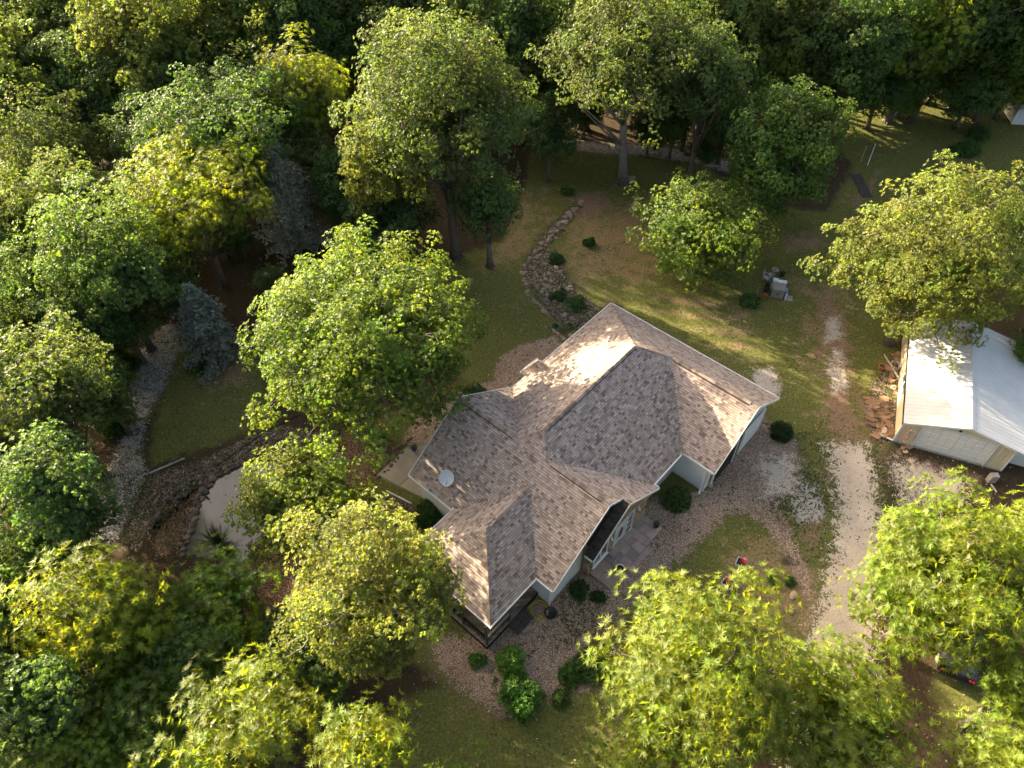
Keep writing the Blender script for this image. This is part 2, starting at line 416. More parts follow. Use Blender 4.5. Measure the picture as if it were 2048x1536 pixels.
Z_DIRT = [gp([(1620, 580), (1680, 590), (1710, 680), (1720, 780), (1740, 900), (1650, 900), (1640, 800), (1630, 700)]), gp([(1130, 390), (1210, 375), (1230, 410), (1190, 440), (1130, 440)]), gp([(1560, 470), (1650, 455), (1660, 500), (1570, 505)]), gp([(1690, 410), (1760, 330), (1770, 350), (1720, 430)]),
          gp([(1740, 880), (1960, 940), (1990, 990), (1820, 1000), (1740, 930)]), gp([(1750, 800), (1800, 800), (1790, 890), (1740, 880)]), gp([(1600, 1000), (1660, 1000), (1650, 1120), (1600, 1080)]),
          gp([(840, 1340), (900, 1350), (1020, 1440), (960, 1450)]), gp([(640, 900), (740, 880), (790, 950), (700, 960)]), gp([(1120, 560), (1160, 590), (1230, 640), (1200, 640)])]
Z_GRAVEL = [gp([(1495, 740), (1540, 730), (1570, 780), (1550, 800), (1500, 770)]), gp([(1645, 720), (1690, 725), (1700, 780), (1660, 790)]), gp([(1645, 630), (1680, 630), (1690, 680), (1650, 690)]),
            gp([(1660, 690), (1690, 700), (1690, 730), (1650, 730)]), gp([(1770, 920), (1860, 930), (1900, 990), (1800, 1010)]), gp([(1560, 970), (1640, 960), (1660, 1040), (1590, 1050)]), gp([(1790, 700), (1810, 720), (1790, 820), (1775, 800)])]
xs = axis(-36, 40, .36, 2500); ys = axis(4, 78, .36, 2600)
X, Y = np.meshgrid(xs, ys)
lawn = np.maximum.reduce([sdist(X, Y, z) for z in (Z_LAWN_UP, Z_LAWN_W, Z_ISLAND, Z_LAWN_S, Z_LAWN_SE)])
hs = np.maximum(lawn, sdist(X, Y, gp([(640, 880), (960, 740), (1260, 600), (1780, 800), (1780, 1100), (1700, 1536), (1250, 1500), (1000, 1450), (850, 1350), (600, 1150)])))
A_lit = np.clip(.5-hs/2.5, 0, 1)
A_dry = np.zeros_like(X)
for z_, k_ in Z_DRY: A_dry = np.maximum(A_dry, k_*np.clip(.5+sdist(X, Y, z_)/4, 0, 1))
A_dirt = np.maximum.reduce([np.clip(.42+sdist(X, Y, z_)/3.2, 0, 1) for z_ in Z_DIRT])*.66
A_grav = np.maximum.reduce([np.clip(.36+sdist(X, Y, z_)/2.6, 0, 1) for z_ in Z_GRAVEL])
A_str = np.clip(.5+sdist(X, Y, gp([(1170, 560), (1300, 530), (1480, 620), (1560, 700), (1500, 740), (1230, 600)]))/4, 0, 1)
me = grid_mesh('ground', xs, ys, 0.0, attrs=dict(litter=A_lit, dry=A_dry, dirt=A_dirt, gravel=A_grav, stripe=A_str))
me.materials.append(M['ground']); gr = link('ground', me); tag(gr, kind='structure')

def sheet(name, polys, z, mt, soft=1.0, step=.3, label=None):
    P = np.array([p for q in polys for p in q]); lo = P.min(0)-soft; hi = P.max(0)+soft
    xs_ = np.arange(lo[0], hi[0]+step, step); ys_ = np.arange(lo[1], hi[1]+step, step)
    X_, Y_ = np.meshgrid(xs_, ys_)
    sd = np.maximum.reduce([sdist(X_, Y_, q) for q in polys])
    me_ = grid_mesh(name, xs_, ys_, z, keep=sd > -soft*.55, attrs=dict(cover=np.clip(.5+sd/(2*soft)*1.6, 0, 1)))
    me_.materials.append(mt); o = link(name, me_); tag(o, label, kind='structure')
    return o
DRIVE = gp([(1648, 890), (1735, 890), (1752, 960), (1764, 1040), (1760, 1120), (1752, 1220), (1748, 1310), (1760, 1420), (1780, 1560), (1560, 1560), (1585, 1420), (1612, 1300), (1640, 1200), (1662, 1110), (1676, 1040), (1672, 980), (1660, 930)])
sheet('driveway', [DRIVE], .004, M['white_gravel'], 1.9,
      label='pale crushed gravel driveway running past the house')
sheet('gravel_bed', [gp([(1425, 975), (1470, 890), (1525, 835), (1560, 870), (1592, 880), (1606, 930), (1600, 990), (1560, 1010), (1585, 1060), (1612, 1130), (1632, 1190), (1610, 1200), (1575, 1120), (1530, 1050), (1480, 1025), (1440, 1040), (1400, 1085), (1320, 1155), (1240, 1230), (1180, 1290), (1190, 1380), (1080, 1400), (1020, 1430), (950, 1400), (870, 1330), (860, 1270), (960, 1270), (1100, 1180), (1300, 1000)])], .008, M['pink_gravel'], 1.4,
      label='bed of pinkish pea gravel around the front of the house')
sheet('gravel_bed', [gp([(800, 880), (850, 820), (900, 790), (985, 760), (1000, 715), (1040, 690), (1110, 672), (1130, 690), (1060, 760), (960, 800), (900, 850), (850, 910)])], .008, M['pink_gravel'], .8,
      label='strip of pinkish gravel along the back of the house')
sheet('gravel_apron', [gp([(1515, 920), (1580, 915), (1600, 985), (1540, 992)])], .012, M['white_gravel'], 2.6,
      label='thin pale gravel spread beside the end of the house')
sheet('gravel_apron', [gp([(1785, 922), (1860, 937), (1935, 968), (1925, 1005), (1800, 1008)])], .014, M['white_gravel'], 2.2,
      label='thin pale gravel forecourt before the metal garage')
sheet('mulch_bed', [gp([(655, 900), (700, 850), (760, 860), (800, 900), (770, 950), (700, 985), (640, 940)]), gp([(480, 1130), (540, 1100), (620, 1110), (620, 1240), (520, 1230), (490, 1170)]), gp([(395, 975), (410, 1010), (375, 1070), (330, 1120), (300, 1090), (350, 1010)])], .006, M['brown_mulch'], .8,
      label='reddish brown mulch beside the pond and under the round maple')
sheet('gravel_path', [gp([(335, 640), (365, 665), (352, 720), (325, 780), (300, 830), (285, 890), (292, 950), (265, 1020), (240, 1080), (180, 1100), (195, 1010), (215, 940), (245, 870), (255, 800), (262, 730), (300, 670)])], .004, M['grey_gravel'], 1.1,
      label='washed grey gravel path winding along the edge of the woods')
sheet('forest_track', [gp([(1090, 270), (1200, 285), (1300, 290), (1380, 300), (1480, 330), (1480, 350), (1380, 325), (1280, 312), (1180, 305), (1080, 292)])], .004, M['grey_gravel'], 1.4,
      label='shaded gravel track under the tall trees')
sheet('stony_ground', [gp([(300, 950), (400, 920), (500, 870), (560, 850), (680, 870), (660, 900), (560, 890), (480, 930), (420, 960), (360, 1010), (280, 1100), (230, 1100), (270, 1020)]), gp([(1740, 770), (1800, 700), (1800, 770), (1785, 890), (1745, 880), (1730, 830)]), gp([(740, 985), (830, 1010), (850, 1040), (780, 1060), (720, 1030)]), gp([(1045, 540), (1060, 500), (1110, 500), (1140, 560), (1200, 620), (1170, 665), (1110, 640), (1070, 590)]), gp([(1060, 500), (1090, 460), (1150, 405), (1165, 412), (1110, 480), (1085, 505)])], .006, M['rubble'], .7,
      label='dark stony soil between the rocks')

# pond
PW = gp([(372, 1105), (392, 1050), (405, 1010), (420, 985), (436, 962), (462, 948), (500, 930), (560, 925), (580, 960), (560, 1010), (540, 1060), (500, 1100), (490, 1130), (478, 1160), (455, 1150), (440, 1120)])
def pond():
    P = np.array(PW); lo = P.min(0)-.3; hi = P.max(0)+.3
    xs_ = np.arange(lo[0], hi[0], .12); ys_ = np.arange(lo[1], hi[1], .12); X_, Y_ = np.meshgrid(xs_, ys_)
    sd = sdist(X_, Y_, PW)
    me_ = grid_mesh('pond_water', xs_, ys_, .012, keep=sd > -.02); me_.materials.append(M['water'])
    o = link('pond_water', me_); tag(o, 'still grey pond inside the ring of dark rocks', kind='structure')
pond()
# ------------------------------------------------------------------ the house (local x = u along the front, local y = -v)
YAW = 0.73965
HP = dict(ze=2.75, p=.688, L1=13.41, uD=11.15, vD=7.71, vE=10.75, vS=19.79, uJ=-.11, uF=11.0, uI=3.57, uG=9.83, vH=23.40)
ze, pt, L1, uD, vD, vE, vS, uJ, uF, uI, uG, vH = [HP[k] for k in 'ze p L1 uD vD vE vS uJ uF uI uG vH'.split()]
hd, hw, hc, wp = uD/2, vD/2, (vS-vE)/2, (uG-uI)/2
vc, up_ = vE+hc, (uG+uI)/2
zr, zw, zc, zp = ze+pt*hd, ze+pt*hw, ze+pt*hc, ze+pt*wp
house = empty('house', (7.231, 39.553, 0), -YAW)
tag(house, 'single storey house with brown shingle hip and gable roof and white trim', 'house')
def L(u, v, z): return Vector((u, -v, z))
def hworld(u, v, z=0): return house_m @ L(u, v, z)
house_m = Matrix.Translation((7.231, 39.553, 0)) @ Matrix.Rotation(-YAW, 4, 'Z')

F_NW = lambda u, v: ze+pt*u
F_NE = lambda u, v: ze+pt*v
F_WS = lambda u, v: ze+pt*(vD-v)
F_SE = lambda u, v: ze+pt*(uD-u)
F_CN = lambda u, v: ze+pt*(v-vE)
F_SW = lambda u, v: ze+pt*(vS-v)
F_PW = lambda u, v: ze+pt*(u-uI)
F_PE = lambda u, v: ze+pt*(uG-u)
F_PS = lambda u, v: ze+pt*(vH-v)
uE, vR, vX = 11.52, 14.05, 17.0                      # entry gable: front edge, ridge, lower eave
zR = F_CN(0, vR)
F_EN = lambda u, v: zR-(zR-ze)*(v-vR)/(vX-vR)
b0, b1, bu, bz = 7.6, 9.3, -.5, 3.75                  # small bay roof on the back
bm = (b0+b1)/2; bt = (bz-ze)/pt
F_B0 = lambda u, v: ze+(bz-ze)*(v-b0)/(bm-b0)
F_B1 = lambda u, v: ze+(bz-ze)*(b1-v)/(b1-bm)
F_BE = lambda u, v: ze+(bz-ze)*(u-bu)/.75
PLANES = [
 ([(0, 0), (hd, hd), (hd, vS-hd), (hc, vc), (0, vE), (0, b1), (bt, bm), (0, b0)], F_NW),
 ([(0, 0), (L1, 0), (L1, hw), (uD-hw, hw), (hd, hd)], F_NE),
 ([(uD-hw, hw), (L1, hw), (L1, vD), (uD, vD)], F_WS),
 ([(hd, hd), (uD-hw, hw), (uD, vD), (uD, vE), (uD-hc, vc), (hd, vS-hd)], F_SE),
 ([(uJ, vE), (0, vE), (hc, vc), (uJ, vc)], F_CN),
 ([(uD, vE), (uE, vE), (uE, vR), (uF, vR), (uF, vc), (uD-hc, vc)], F_CN),
 ([(uJ, vS), (uI, vS), (up_, vS-wp), (uG, vS), (uF, vS), (uF, vc), (uD-hc, vc), (hd, vS-hd), (hc, vc), (uJ, vc)], F_SW),
 ([(uI, vS), (up_, vS-wp), (up_, vH-wp), (uI, vH)], F_PW),
 ([(uG, vS), (uG, vH), (up_, vH-wp), (up_, vS-wp)], F_PE),
 ([(uI, vH), (up_, vH-wp), (uG, vH)], F_PS),
 ([(0, b0), (bt, bm), (bu+.75, bm), (bu, b0)], F_B0),
 ([(0, b1), (bu, b1), (bu+.75, bm), (bt, bm)], F_B1),
 ([(bu, b0), (bu+.75, bm), (bu, b1)], F_BE),
]
ENTRY = ([(uF-.1, vR), (uE, vR), (uE, vX), (uF-.1, vX)], F_EN)
TONES = [(.262, .204, .172), (.325, .260, .222), (.372, .302, .260), (.424, .348, .302), (.182, .134, .110)]
TW = [.25, .30, .23, .12, .10]
rs = random.Random(5)

def clip_rect(poly, a0, a1, b0_, b1_):
    def cut(P, ax, val, keep_ge):
        out = []
        for i in range(len(P)):
            p, q = P[i], P[(i+1) % len(P)]
            ip = p[ax] >= val if keep_ge else p[ax] <= val
            iq = q[ax] >= val if keep_ge else q[ax] <= val
            if ip: out.append(p)
            if ip != iq:
                t = (val-p[ax])/(q[ax]-p[ax]); out.append((p[0]+t*(q[0]-p[0]), p[1]+t*(q[1]-p[1])))
        return out
    for ax, val, ge in ((0, a0, True), (0, a1, False), (1, b0_, True), (1, b1_, False)):
        poly = cut(poly, ax, val, ge)
        if len(poly) < 3: return []
    ar = sum(poly[i][0]*poly[(i+1) % len(poly)][1]-poly[(i+1) % len(poly)][0]*poly[i][1] for i in range(len(poly)))/2
    return poly if abs(ar) > 6e-4 else []

roof_mb = MB(); tab_mb = MB(); ent_mb = MB(); whole = []
def frame_of(poly, zf):
    P = [L(u, v, zf(u, v)) for u, v in poly]
    a, b, c = [L(u, v, zf(u, v)) for u, v in ((0, 0), (1, 0), (0, 1))]
    n = (b-a).cross(c-a).normalized()
    if n.z < 0: n = -n
    e = Vector((0, 0, 1)).cross(n).normalized(); s = n.cross(e).normalized()
    return P, n, e, s
HEX = .145
for poly, zf in PLANES + [ENTRY]:
    entry = zf is F_EN
    P, n, e, s = frame_of(poly, zf)
    roof_mb.prism([p-n*.004 for p in P], -n*.10)
    O = P[0]; Q = [((p-O).dot(e), (p-O).dot(s)) for p in P]
    s0 = min(q[1] for q in Q); s1 = max(q[1] for q in Q); e0 = min(q[0] for q in Q); e1 = max(q[0] for q in Q)
    k = 0
    while s0+k*HEX < s1:
        sa = s0+k*HEX; x = e0-rs.random()*.4
        while x < e1:
            wd = rs.choice((.15, .18, .21, .24, .28)); c = clip_rect(Q, x, x+wd, sa, sa+HEX+.012)
            if c:
                ti = rs.choices(range(5), TW)[0]; j = .9+.2*rs.random(); th = .014+.016*rs.random()
                if len(c) == 4 and abs(max(q[0] for q in c)-min(q[0] for q in c)-wd) < 1e-6 and not entry and len(set(round(q[0], 4) for q in c)) == 2:
                    ctr = O+e*(x+wd/2)+s*(sa+HEX/2); whole.append((ctr, e, s, n, wd, th, ti, len(tab_mb.f)))
                mbx = ent_mb if entry else tab_mb
                whole_rec = (mbx, len(mbx.f))
                col = tuple(t*j for t in TONES[ti])
                lift = [.003+th*(1-(q[1]-sa)/(HEX+.012)) for q in c]
                top = [O+e*q[0]+s*q[1]+n*h for q, h in zip(c, lift)]; bot = [O+e*q[0]+s*q[1]-n*.002 for q in c]
                m_ = len(c); V_ = [tuple(p) for p in top+bot]
                F_ = [tuple(range(m_))]+[(i, i+m_, (i+1) % m_+m_, (i+1) % m_) for i in range(m_)]
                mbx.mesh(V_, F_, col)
                # course shadow line painted into the colour, like the printed band of real shingles
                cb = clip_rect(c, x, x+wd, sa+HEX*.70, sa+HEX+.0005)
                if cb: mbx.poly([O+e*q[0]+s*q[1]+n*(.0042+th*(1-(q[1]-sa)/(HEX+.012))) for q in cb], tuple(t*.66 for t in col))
                if whole and whole[-1][7] == whole_rec[1] and not entry: whole[-1] = whole[-1][:7]+(whole_rec[1], len(mbx.f)-whole_rec[1])
            x += wd
        k += 1
# the 300 tabs nearest the camera become shingles of their own
Cv = house_m.inverted() @ Vector((0, 0, CAM_H))
whole = [t for t in whole if len(t) == 9]
near = sorted(whole, key=lambda t: (t[0]-Cv).length)[:300]
drop = set()
for t in near:
    for i in range(t[7], t[7]+t[8]): drop.add(i)
keepf = [i for i in range(len(tab_mb.f)) if i not in drop]
tab_mb.f = [tab_mb.f[i] for i in keepf]; tab_mb.c = [tab_mb.c[i] for i in keepf]; tab_mb.m = [0]*len(keepf)
roof = roof_mb.build('roof', M['felt'], house)
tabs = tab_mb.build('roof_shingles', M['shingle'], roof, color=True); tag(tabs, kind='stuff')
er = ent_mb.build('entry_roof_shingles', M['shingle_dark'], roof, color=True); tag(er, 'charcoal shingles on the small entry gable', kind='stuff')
tone_me = []
for ti in range(5):
    b = MB(); h = HEX/2; col = TONES[ti]
    V_ = [(-.5, -h, .018), (.5, -h, .018), (.5, h+.012, .003), (-.5, h+.012, .003), (-.5, -h, -.002), (.5, -h, -.002), (.5, h+.012, -.002), (-.5, h+.012, -.002)]
    b.mesh(V_, [(0, 1, 2, 3), (4, 5, 1, 0), (5, 6, 2, 1), (6, 7, 3, 2), (7, 4, 0, 3)], col)
    b.poly([(-.5, HEX*.2, .0092), (.5, HEX*.2, .0092), (.5, HEX*.5, .0058), (-.5, HEX*.5, .0058)], tuple(t*.66 for t in col))  # same course shadow line, painted as a darker band
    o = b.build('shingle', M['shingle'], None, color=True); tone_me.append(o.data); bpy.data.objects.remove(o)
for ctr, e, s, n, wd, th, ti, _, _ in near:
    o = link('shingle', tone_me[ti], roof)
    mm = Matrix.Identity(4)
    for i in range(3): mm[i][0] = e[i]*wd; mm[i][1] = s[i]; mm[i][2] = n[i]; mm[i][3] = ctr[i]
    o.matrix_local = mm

# ridge and hip caps, each one a piece
def nrm(zf):
    return frame_of([(0, 0), (1, 0), (0, 1)], zf)[1]
CAPS = {}
def caps(p0, p1, fa, fb, vent=False, step=.235):
    p0, p1 = Vector(p0), Vector(p1); t = (p1-p0).normalized(); na, nb = nrm(fa), nrm(fb)
    da = na.cross(t); db = nb.cross(t)
    if da.z > 0: da = -da
    if db.z > 0: db = -db
    if (da-db).length < .2: db = -db
    n = max(1, int((p1-p0).length/step)); st = (p1-p0).length/n; hgt = .075 if vent else .024
    key = len(CAPS); CAPS[key] = []
    for ti in (0, 1, 4):
        b = MB(); wv = .16; up = Vector((0, 0, 1)); T = TONES[ti]
        sec = []
        for q, lf in ((Vector((0, 0, 0)), hgt+.014), (t*(st+.02), hgt+.002)):
            sec += [q+da*wv+up*(lf if vent else lf*.7), q+up*lf, q+db*wv+up*(lf if vent else lf*.7)]
            sec += [q+da*wv+up*.004, q+db*wv+up*.004]
        b.mesh(sec, [(0, 1, 6, 5), (1, 2, 7, 6), (3, 0, 5, 8), (2, 4, 9, 7), (3, 4, 2, 1, 0), (8, 5, 6, 7, 9)], T)
        o = b.build('ridge_cap', M['shingle'], None, color=True); CAPS[key].append(o.data); bpy.data.objects.remove(o)
    if vent:  # black louvre strips along the vent sides, drawing in its dark shadow line
        sv = MB()
        for dd_ in (da, db):
            q0, q1 = p0+dd_*.15, p1+dd_*.15; nn_ = Vector((0, 0, 1))
            sv.prism([q0+nn_*.004, q1+nn_*.004, q1+dd_*.05+nn_*.004, q0+dd_*.05+nn_*.004], nn_*.045)
        sv.build('vent_shadow_strip', M['black'], roof)
    for i in range(n):
        o = link('ridge_cap', rs.choice(CAPS[key]), roof); o.location = p0+t*(i*st)
def LP(u, v, zf): return L(u, v, zf(u, v))
caps(LP(hd, hd+.1, F_NW), LP(hd, vS-hd-.1, F_NW), F_NW, F_SE, True)
caps(LP(uD-hw+.35, hw, F_NE), LP(L1-.5, hw, F_NE), F_NE, F_WS, True)
caps(LP(uJ+.5, vc, F_CN), LP(hc-.3, vc, F_CN), F_CN, F_SW, True)
caps(LP(uD-hc+.4, vc, F_CN), LP(uF-.5, vc, F_CN), F_CN, F_SW, True)
caps(LP(0.05, .05, F_NW), LP(hd, hd, F_NW), F_NW, F_NE)
caps(LP(uD-hw, hw, F_NE), LP(hd, hd, F_NE), F_NE, F_SE)
caps(LP(hc, vc, F_NW), LP(hd, vS-hd, F_NW), F_NW, F_SW)
caps(LP(uD-hc, vc, F_SE), LP(hd, vS-hd, F_SE), F_SE, F_SW)
caps(LP(up_, vS-wp+.2, F_PW), LP(up_, vH-wp, F_PW), F_PW, F_PE)
caps(LP(uG-.05, vH-.05, F_PE), LP(up_, vH-wp, F_PE), F_PE, F_PS)
caps(LP(uI+.05, vH-.05, F_PW), LP(up_, vH-wp, F_PW), F_PW, F_PS)
caps(LP(bu+.02, b0+.02, F_BE), LP(bu+.75, bm, F_BE), F_BE, F_B0)
caps(LP(bu+.02, b1-.02, F_BE), LP(bu+.75, bm, F_BE), F_BE, F_B1)
caps(LP(bu+.75, bm, F_B0), LP(bt-.1, bm, F_B0), F_B0, F_B1)

# white fascia and gutters
def trim(p0, p1, w=.055, h=.13, name='fascia', out=None):
    p0, p1 = Vector(p0), Vector(p1); t = (p1-p0).normalized(); b = MB()
    side = t.cross(Vector((0, 0, 1))).normalized(); upv = side.cross(t).normalized()
    if upv.z < 0: upv = -upv
    P = []
    for q in (p0, p1):
        for a_, b_ in ((-1, -1), (1, -1), (1, 1), (-1, 1)): P.append(q+side*a_*w/2+upv*b_*h/2)
    b.mesh(P, [(3, 2, 1, 0), (4, 5, 6, 7)]+[(i, (i+1) % 4, (i+1) % 4+4, i+4) for i in range(4)])
    return b.build(name, M['white'], roof)
zf0 = ze-.055
for a, b_ in (((-.06, 0), (-.06, b0)), ((-.06, b1), (-.06, vE)), ((0, -.06), (L1, -.06)), ((uD+.06, vD), (L1, vD+.06)), ((uD+.06, vD+.12), (uD+.06, vE-.12)),
              ((uD-.35, vE-.06), (uE, vE-.06)), ((uJ, vS+.06), (uI, vS+.06)), ((uG, vS+.06), (uF, vS+.06)), ((uI-.06, vS+.12), (uI-.06, vH)), ((uI-.1, vH+.06), (uG+.1, vH+.06)), ((uG+.06, vS+.12), (uG+.06, vH)),
              ((bu-.06, b0), (bu-.06, b1)), ((uF, vX+.06), (uE, vX+.06))):
    a0 = (a[0], min(a[1], b_[1]) if a[0] == b_[0] else a[1])
    trim(L(a[0], a[1], zf0), L(b_[0], b_[1], zf0))
for u_, segs in ((L1+.05, ((0, hw, F_NE), (vD, hw, F_WS))), (uF+.05, ((vS, vc, F_SW), (vR, vc, F_CN))), (uJ-.05, ((vE, vc, F_CN), (vS, vc, F_SW))), (uE+.05, ((vE, vR, F_CN), (vX, vR, F_EN)))):
    for va, vb, ff in segs:
        trim(L(u_, va, ff(u_, va)-.05), L(u_, vb, ff(u_, vb)-.05), w=.045, h=.14, name='rake_board')

# walls
def wall(pts_uvz, thick, mt, name='wall', label=None):
    b = MB(); P = [L(*p) for p in pts_uvz]; n = (P[1]-P[0]).cross(P[2]-P[0]).normalized()
    b.prism(P, n*thick); o = b.build(name, mt, house)
    if label: o['label'] = label
    return o
i_ = .42
def rectw(u0, v0, u1, v1, z1=2.9, mt='siding', z0=0.0): return wall([(u0, v0, z0), (u1, v1, z0), (u1, v1, z1), (u0, v0, z1)], .12, M[mt])
rectw(i_, i_, i_, vS-i_, 2.88); rectw(i_+.13, i_, L1-i_-.01, i_, 2.88)
rectw(uD-i_, vD-i_+.14, uD-i_, vE+.3, 2.88); rectw(uD-i_-.1, vD-i_, L1-i_-.13, vD-i_, 2.88)
rectw(i_+.13, vS-i_, uF-i_-.13, vS-i_, 2.88)
for u_, va, vb, vm, zm in ((L1-i_, i_+.01, vD-i_+.01, hw, zw-.14), (uF-i_, vE+.42, vS-i_+.01, vc, zc-.14), (uJ+i_, vE+.4, vS-i_, vc, zc-.14)):
    ea = ze-.14+pt*min(abs(va-(0 if u_ > 12 else vE)), 9); eb = ze-.14+pt*abs((vD if u_ > 12 else vS)-vb)
    wall([(u_, va, 0), (u_, vb, 0), (u_, vb, eb), (u_, vm, zm), (u_, va, ea)], .12, M['siding'], label='pale gable wall')
# lap siding boards on the two walls the drone sees
def laps(u0, v0, u1, v1, z0, z1f, out, mt):
    b = MB(); a, c = L(u0, v0, 0), L(u1, v1, 0); z = z0
    while z < z1f:
        o_ = Vector(out)
        P = [a+Vector((0, 0, z))+o_*.022, c+Vector((0, 0, z))+o_*.022, c+Vector((0, 0, z+.16))+o_*.006, a+Vector((0, 0, z+.16))+o_*.006]
        b.poly(P); b.poly([a+Vector((0, 0, z)), c+Vector((0, 0, z)), P[1], P[0]])
        z += .16
    return b.build('lap_siding', M[mt], house)
laps(uF-i_+.002, 16.75, uF-i_+.002, vS-i_, .15, 2.7, (1, 0, 0), 'siding')
laps(8.6, vS-i_+.122, uF-i_, vS-i_+.122, .15, 2.6, (0, -1, 0), 'siding')
laps(uD-i_, vD-i_+.122, L1-i_-.02, vD-i_+.122, .15, 2.6, (0, -1, 0), 'siding')
for (u_, v_) in ((uF-i_+.03, vS-i_+.14), (L1-i_-.01, vD-i_+.14)):
    b = MB(); b.box(L(u_, v_, 1.35), (.11, .11, 2.7), bev=.01); b.build('corner_board', M['white'], house)
b = MB(); b.tube([L(L1-.5, vD+.03, 2.66), L(L1-.55, vD-.12, 2.45), L(L1-.55, vD-.16, .25), L(L1-.45, vD+.1, .1)], .055, 8); b.build('downspout', M['white'], house)

# garage doors in the end gable of the side wing
for va, vb in ((1.0, 3.4), (4.3, 6.7)):
    gd = MB(); gd.box(L(L1-i_+.10, (va+vb)/2, 1.06), (.06, vb-va, 2.12)); d_ = gd.build('garage_door', M['dark_open'] if va > 4 else M['white'], house)
    fr = MB()
    for vv in (va-.06, vb+.06): fr.box(L(L1-i_+.14, vv, 1.1), (.1, .12, 2.2))
    fr.box(L(L1-i_+.14, (va+vb)/2, 2.26), (.1, vb-va+.24, .12)); fr.build('door_frame', M['white'], d_)
    for k in range(4):
        pn = MB(); pn.box(L(L1-i_+.145, (va+vb)/2, .28+k*.52), (.03, vb-va-.1, .46), bev=.012); pn.build('door_panel', M['white'] if va < 4 else M['dark_open'], d_)

# entry bay: stone front, door with oval glass, side windows
eu = 11.02
wall([(eu, 11.2, 0), (eu, 16.55, 0), (eu, 16.55, ze+.15), (eu, vR, zR-.18), (eu, 11.2, ze+.15)], .14, M['mortar'], 'entry_wall')
rectw(uF-i_, 16.52, eu+.14, 16.52, 2.9, 'mortar'); rectw(uF-i_, 11.2, eu+.14, 11.2, 2.9, 'siding')
sm = MB(); rq = random.Random(8)
def stone_row(fixed, axis_, a0, a1, z0f, z1f, out, skip):
    z = .02
    while z < 3.9:
        h = rq.uniform(.13, .24); a = a0
        while a < a1:
            w_ = min(rq.uniform(.2, .5), a1-a); ac = a+w_/2
            if w_ > .06 and z+h < z1f(ac) and not any(s_[0] < ac < s_[1] and s_[2] < z+h/2 < s_[3] for s_ in skip):
                c = rq.choice(((.8, .8, .85), (1.25, 1.1, .9), (1.0, .95, .85), (.65, .6, .6), (1.3, 1.25, 1.2), (1.15, .85, .6)))
                if axis_ == 'v': sm.box(L(fixed+out*.02, ac, z+h/2), (.09, w_-.03, h-.03), bev=.02, col=c)
                else: sm.box(L(ac, fixed+out*.02, z+h/2), (w_-.03, .09, h-.03), bev=.02, col=c)
            a += w_
        z += h
openings = [(13.1, 14.62, .2, 2.45), (12.55, 13.1, .2, 2.45), (15.15, 16.35, .75, 2.3)]
stone_row(eu+.15, 'v', 11.22, 16.55, None, lambda v: (F_CN(0, v) if v < vR else F_EN(0, v))-.22, 1, openings)
stone_row(16.66, 'u', uF-i_+.15, eu+.15, None, lambda v: 2.6, 1, [])
so_ = sm.build('stone_veneer', M['stonewall'], house, color=True); tag(so_, 'tan and brown stone veneer around the entry', kind='stuff')
# door
dx = eu+.16
b = MB(); b.box(L(dx, 13.86, 1.28), (.07, 1.02, 2.1), bev=.01); door = b.build('front_door', M['door'], house)
b = MB(); n_ = 24; rim = [L(dx+.05, 13.86+.27*math.cos(2*math.pi*k/n_), 1.42+.66*math.sin(2*math.pi*k/n_)) for k in range(n_)]
b.prism(rim, Vector((.01, 0, 0))); b.build('oval_glass', M['glass'], door)
b = MB(); b.tube([p+Vector((.01, 0, 0)) for p in rim]+[rim[0]+Vector((.01, 0, 0))], .03, 6); b.build('oval_frame', M['white'], door)
b = MB(); b.tube([L(dx+.05, 14.28, 1.15), L(dx+.1, 14.28, 1.15), L(dx+.1, 14.18, 1.15)], .016, 6); b.build('handle', M['steel'], door)
b = MB()
for vv in (12.66, 13.28, 14.44): b.box(L(dx+.02, vv, 1.31), (.12, .09, 2.2))
b.box(L(dx+.02, 13.55, 2.455), (.12, 1.87, .09)); b.box(L(dx+.02, 13.55, .17), (.14, 1.87, .08)); b.build('door_frame', M['white'], door)
b = MB(); b.box(L(dx-.01, 12.97, 1.31), (.05, .5, 2.15)); sw = b.build('side_light', M['glass'], house)
b = MB()
for zz in (.85, 1.4, 1.95): b.box(L(dx+.03, 12.97, zz), (.03, .5, .03))
b.build('muntin', M['white'], sw)
b = MB(); b.box(L(dx-.01, 15.75, 1.52), (.05, 1.2, 1.5)); win = b.build('window', M['glass'], house)
b = MB()
for vv in (15.12, 15.75, 16.38): b.box(L(dx+.02, vv, 1.52), (.1, .08, 1.62))
for zz in (.75, 2.3): b.box(L(dx+.021, 15.75, zz), (.1, 1.33, .08))
b.build('frame', M['white'], win)
b = MB(); b.box(L(dx+.07, 15.75, .68), (.16, 1.45, .06), bev=.01); b.build('sill', M['white'], win)
for vv in (12.2, 14.85):
    b = MB(); b.box(L(dx+.06, vv, 2.0), (.1, .1, .26), bev=.02); b.lathe([(.0, .0), (.07, .02), (.06, .12), (0, .2)], L(dx+.14, vv, 1.85), 8); b.build('wall_lamp', M['flagwhite'], house)
# rear windows and a window on the pale end wall
for (u_, v_, w_, z_) in ((i_-.1, 17.6, 1.6, 1.2), (i_-.1, 4.0, 1.3, 1.5)):
    b = MB(); b.box(L(u_+.03, v_, z_+.1), (.05, w_, 1.3)); wn = b.build('window', M['glass'], house)
    b = MB()
    for vv in (v_-w_/2, v_, v_+w_/2): b.box(L(u_, v_ if vv == v_ else vv, z_+.1), (.08, .07, 1.4))
    for zz in (z_-.55, z_+.75): b.box(L(u_-.002, v_, zz), (.08, w_+.1, .07))
    b.build('frame', M['white'], wn)
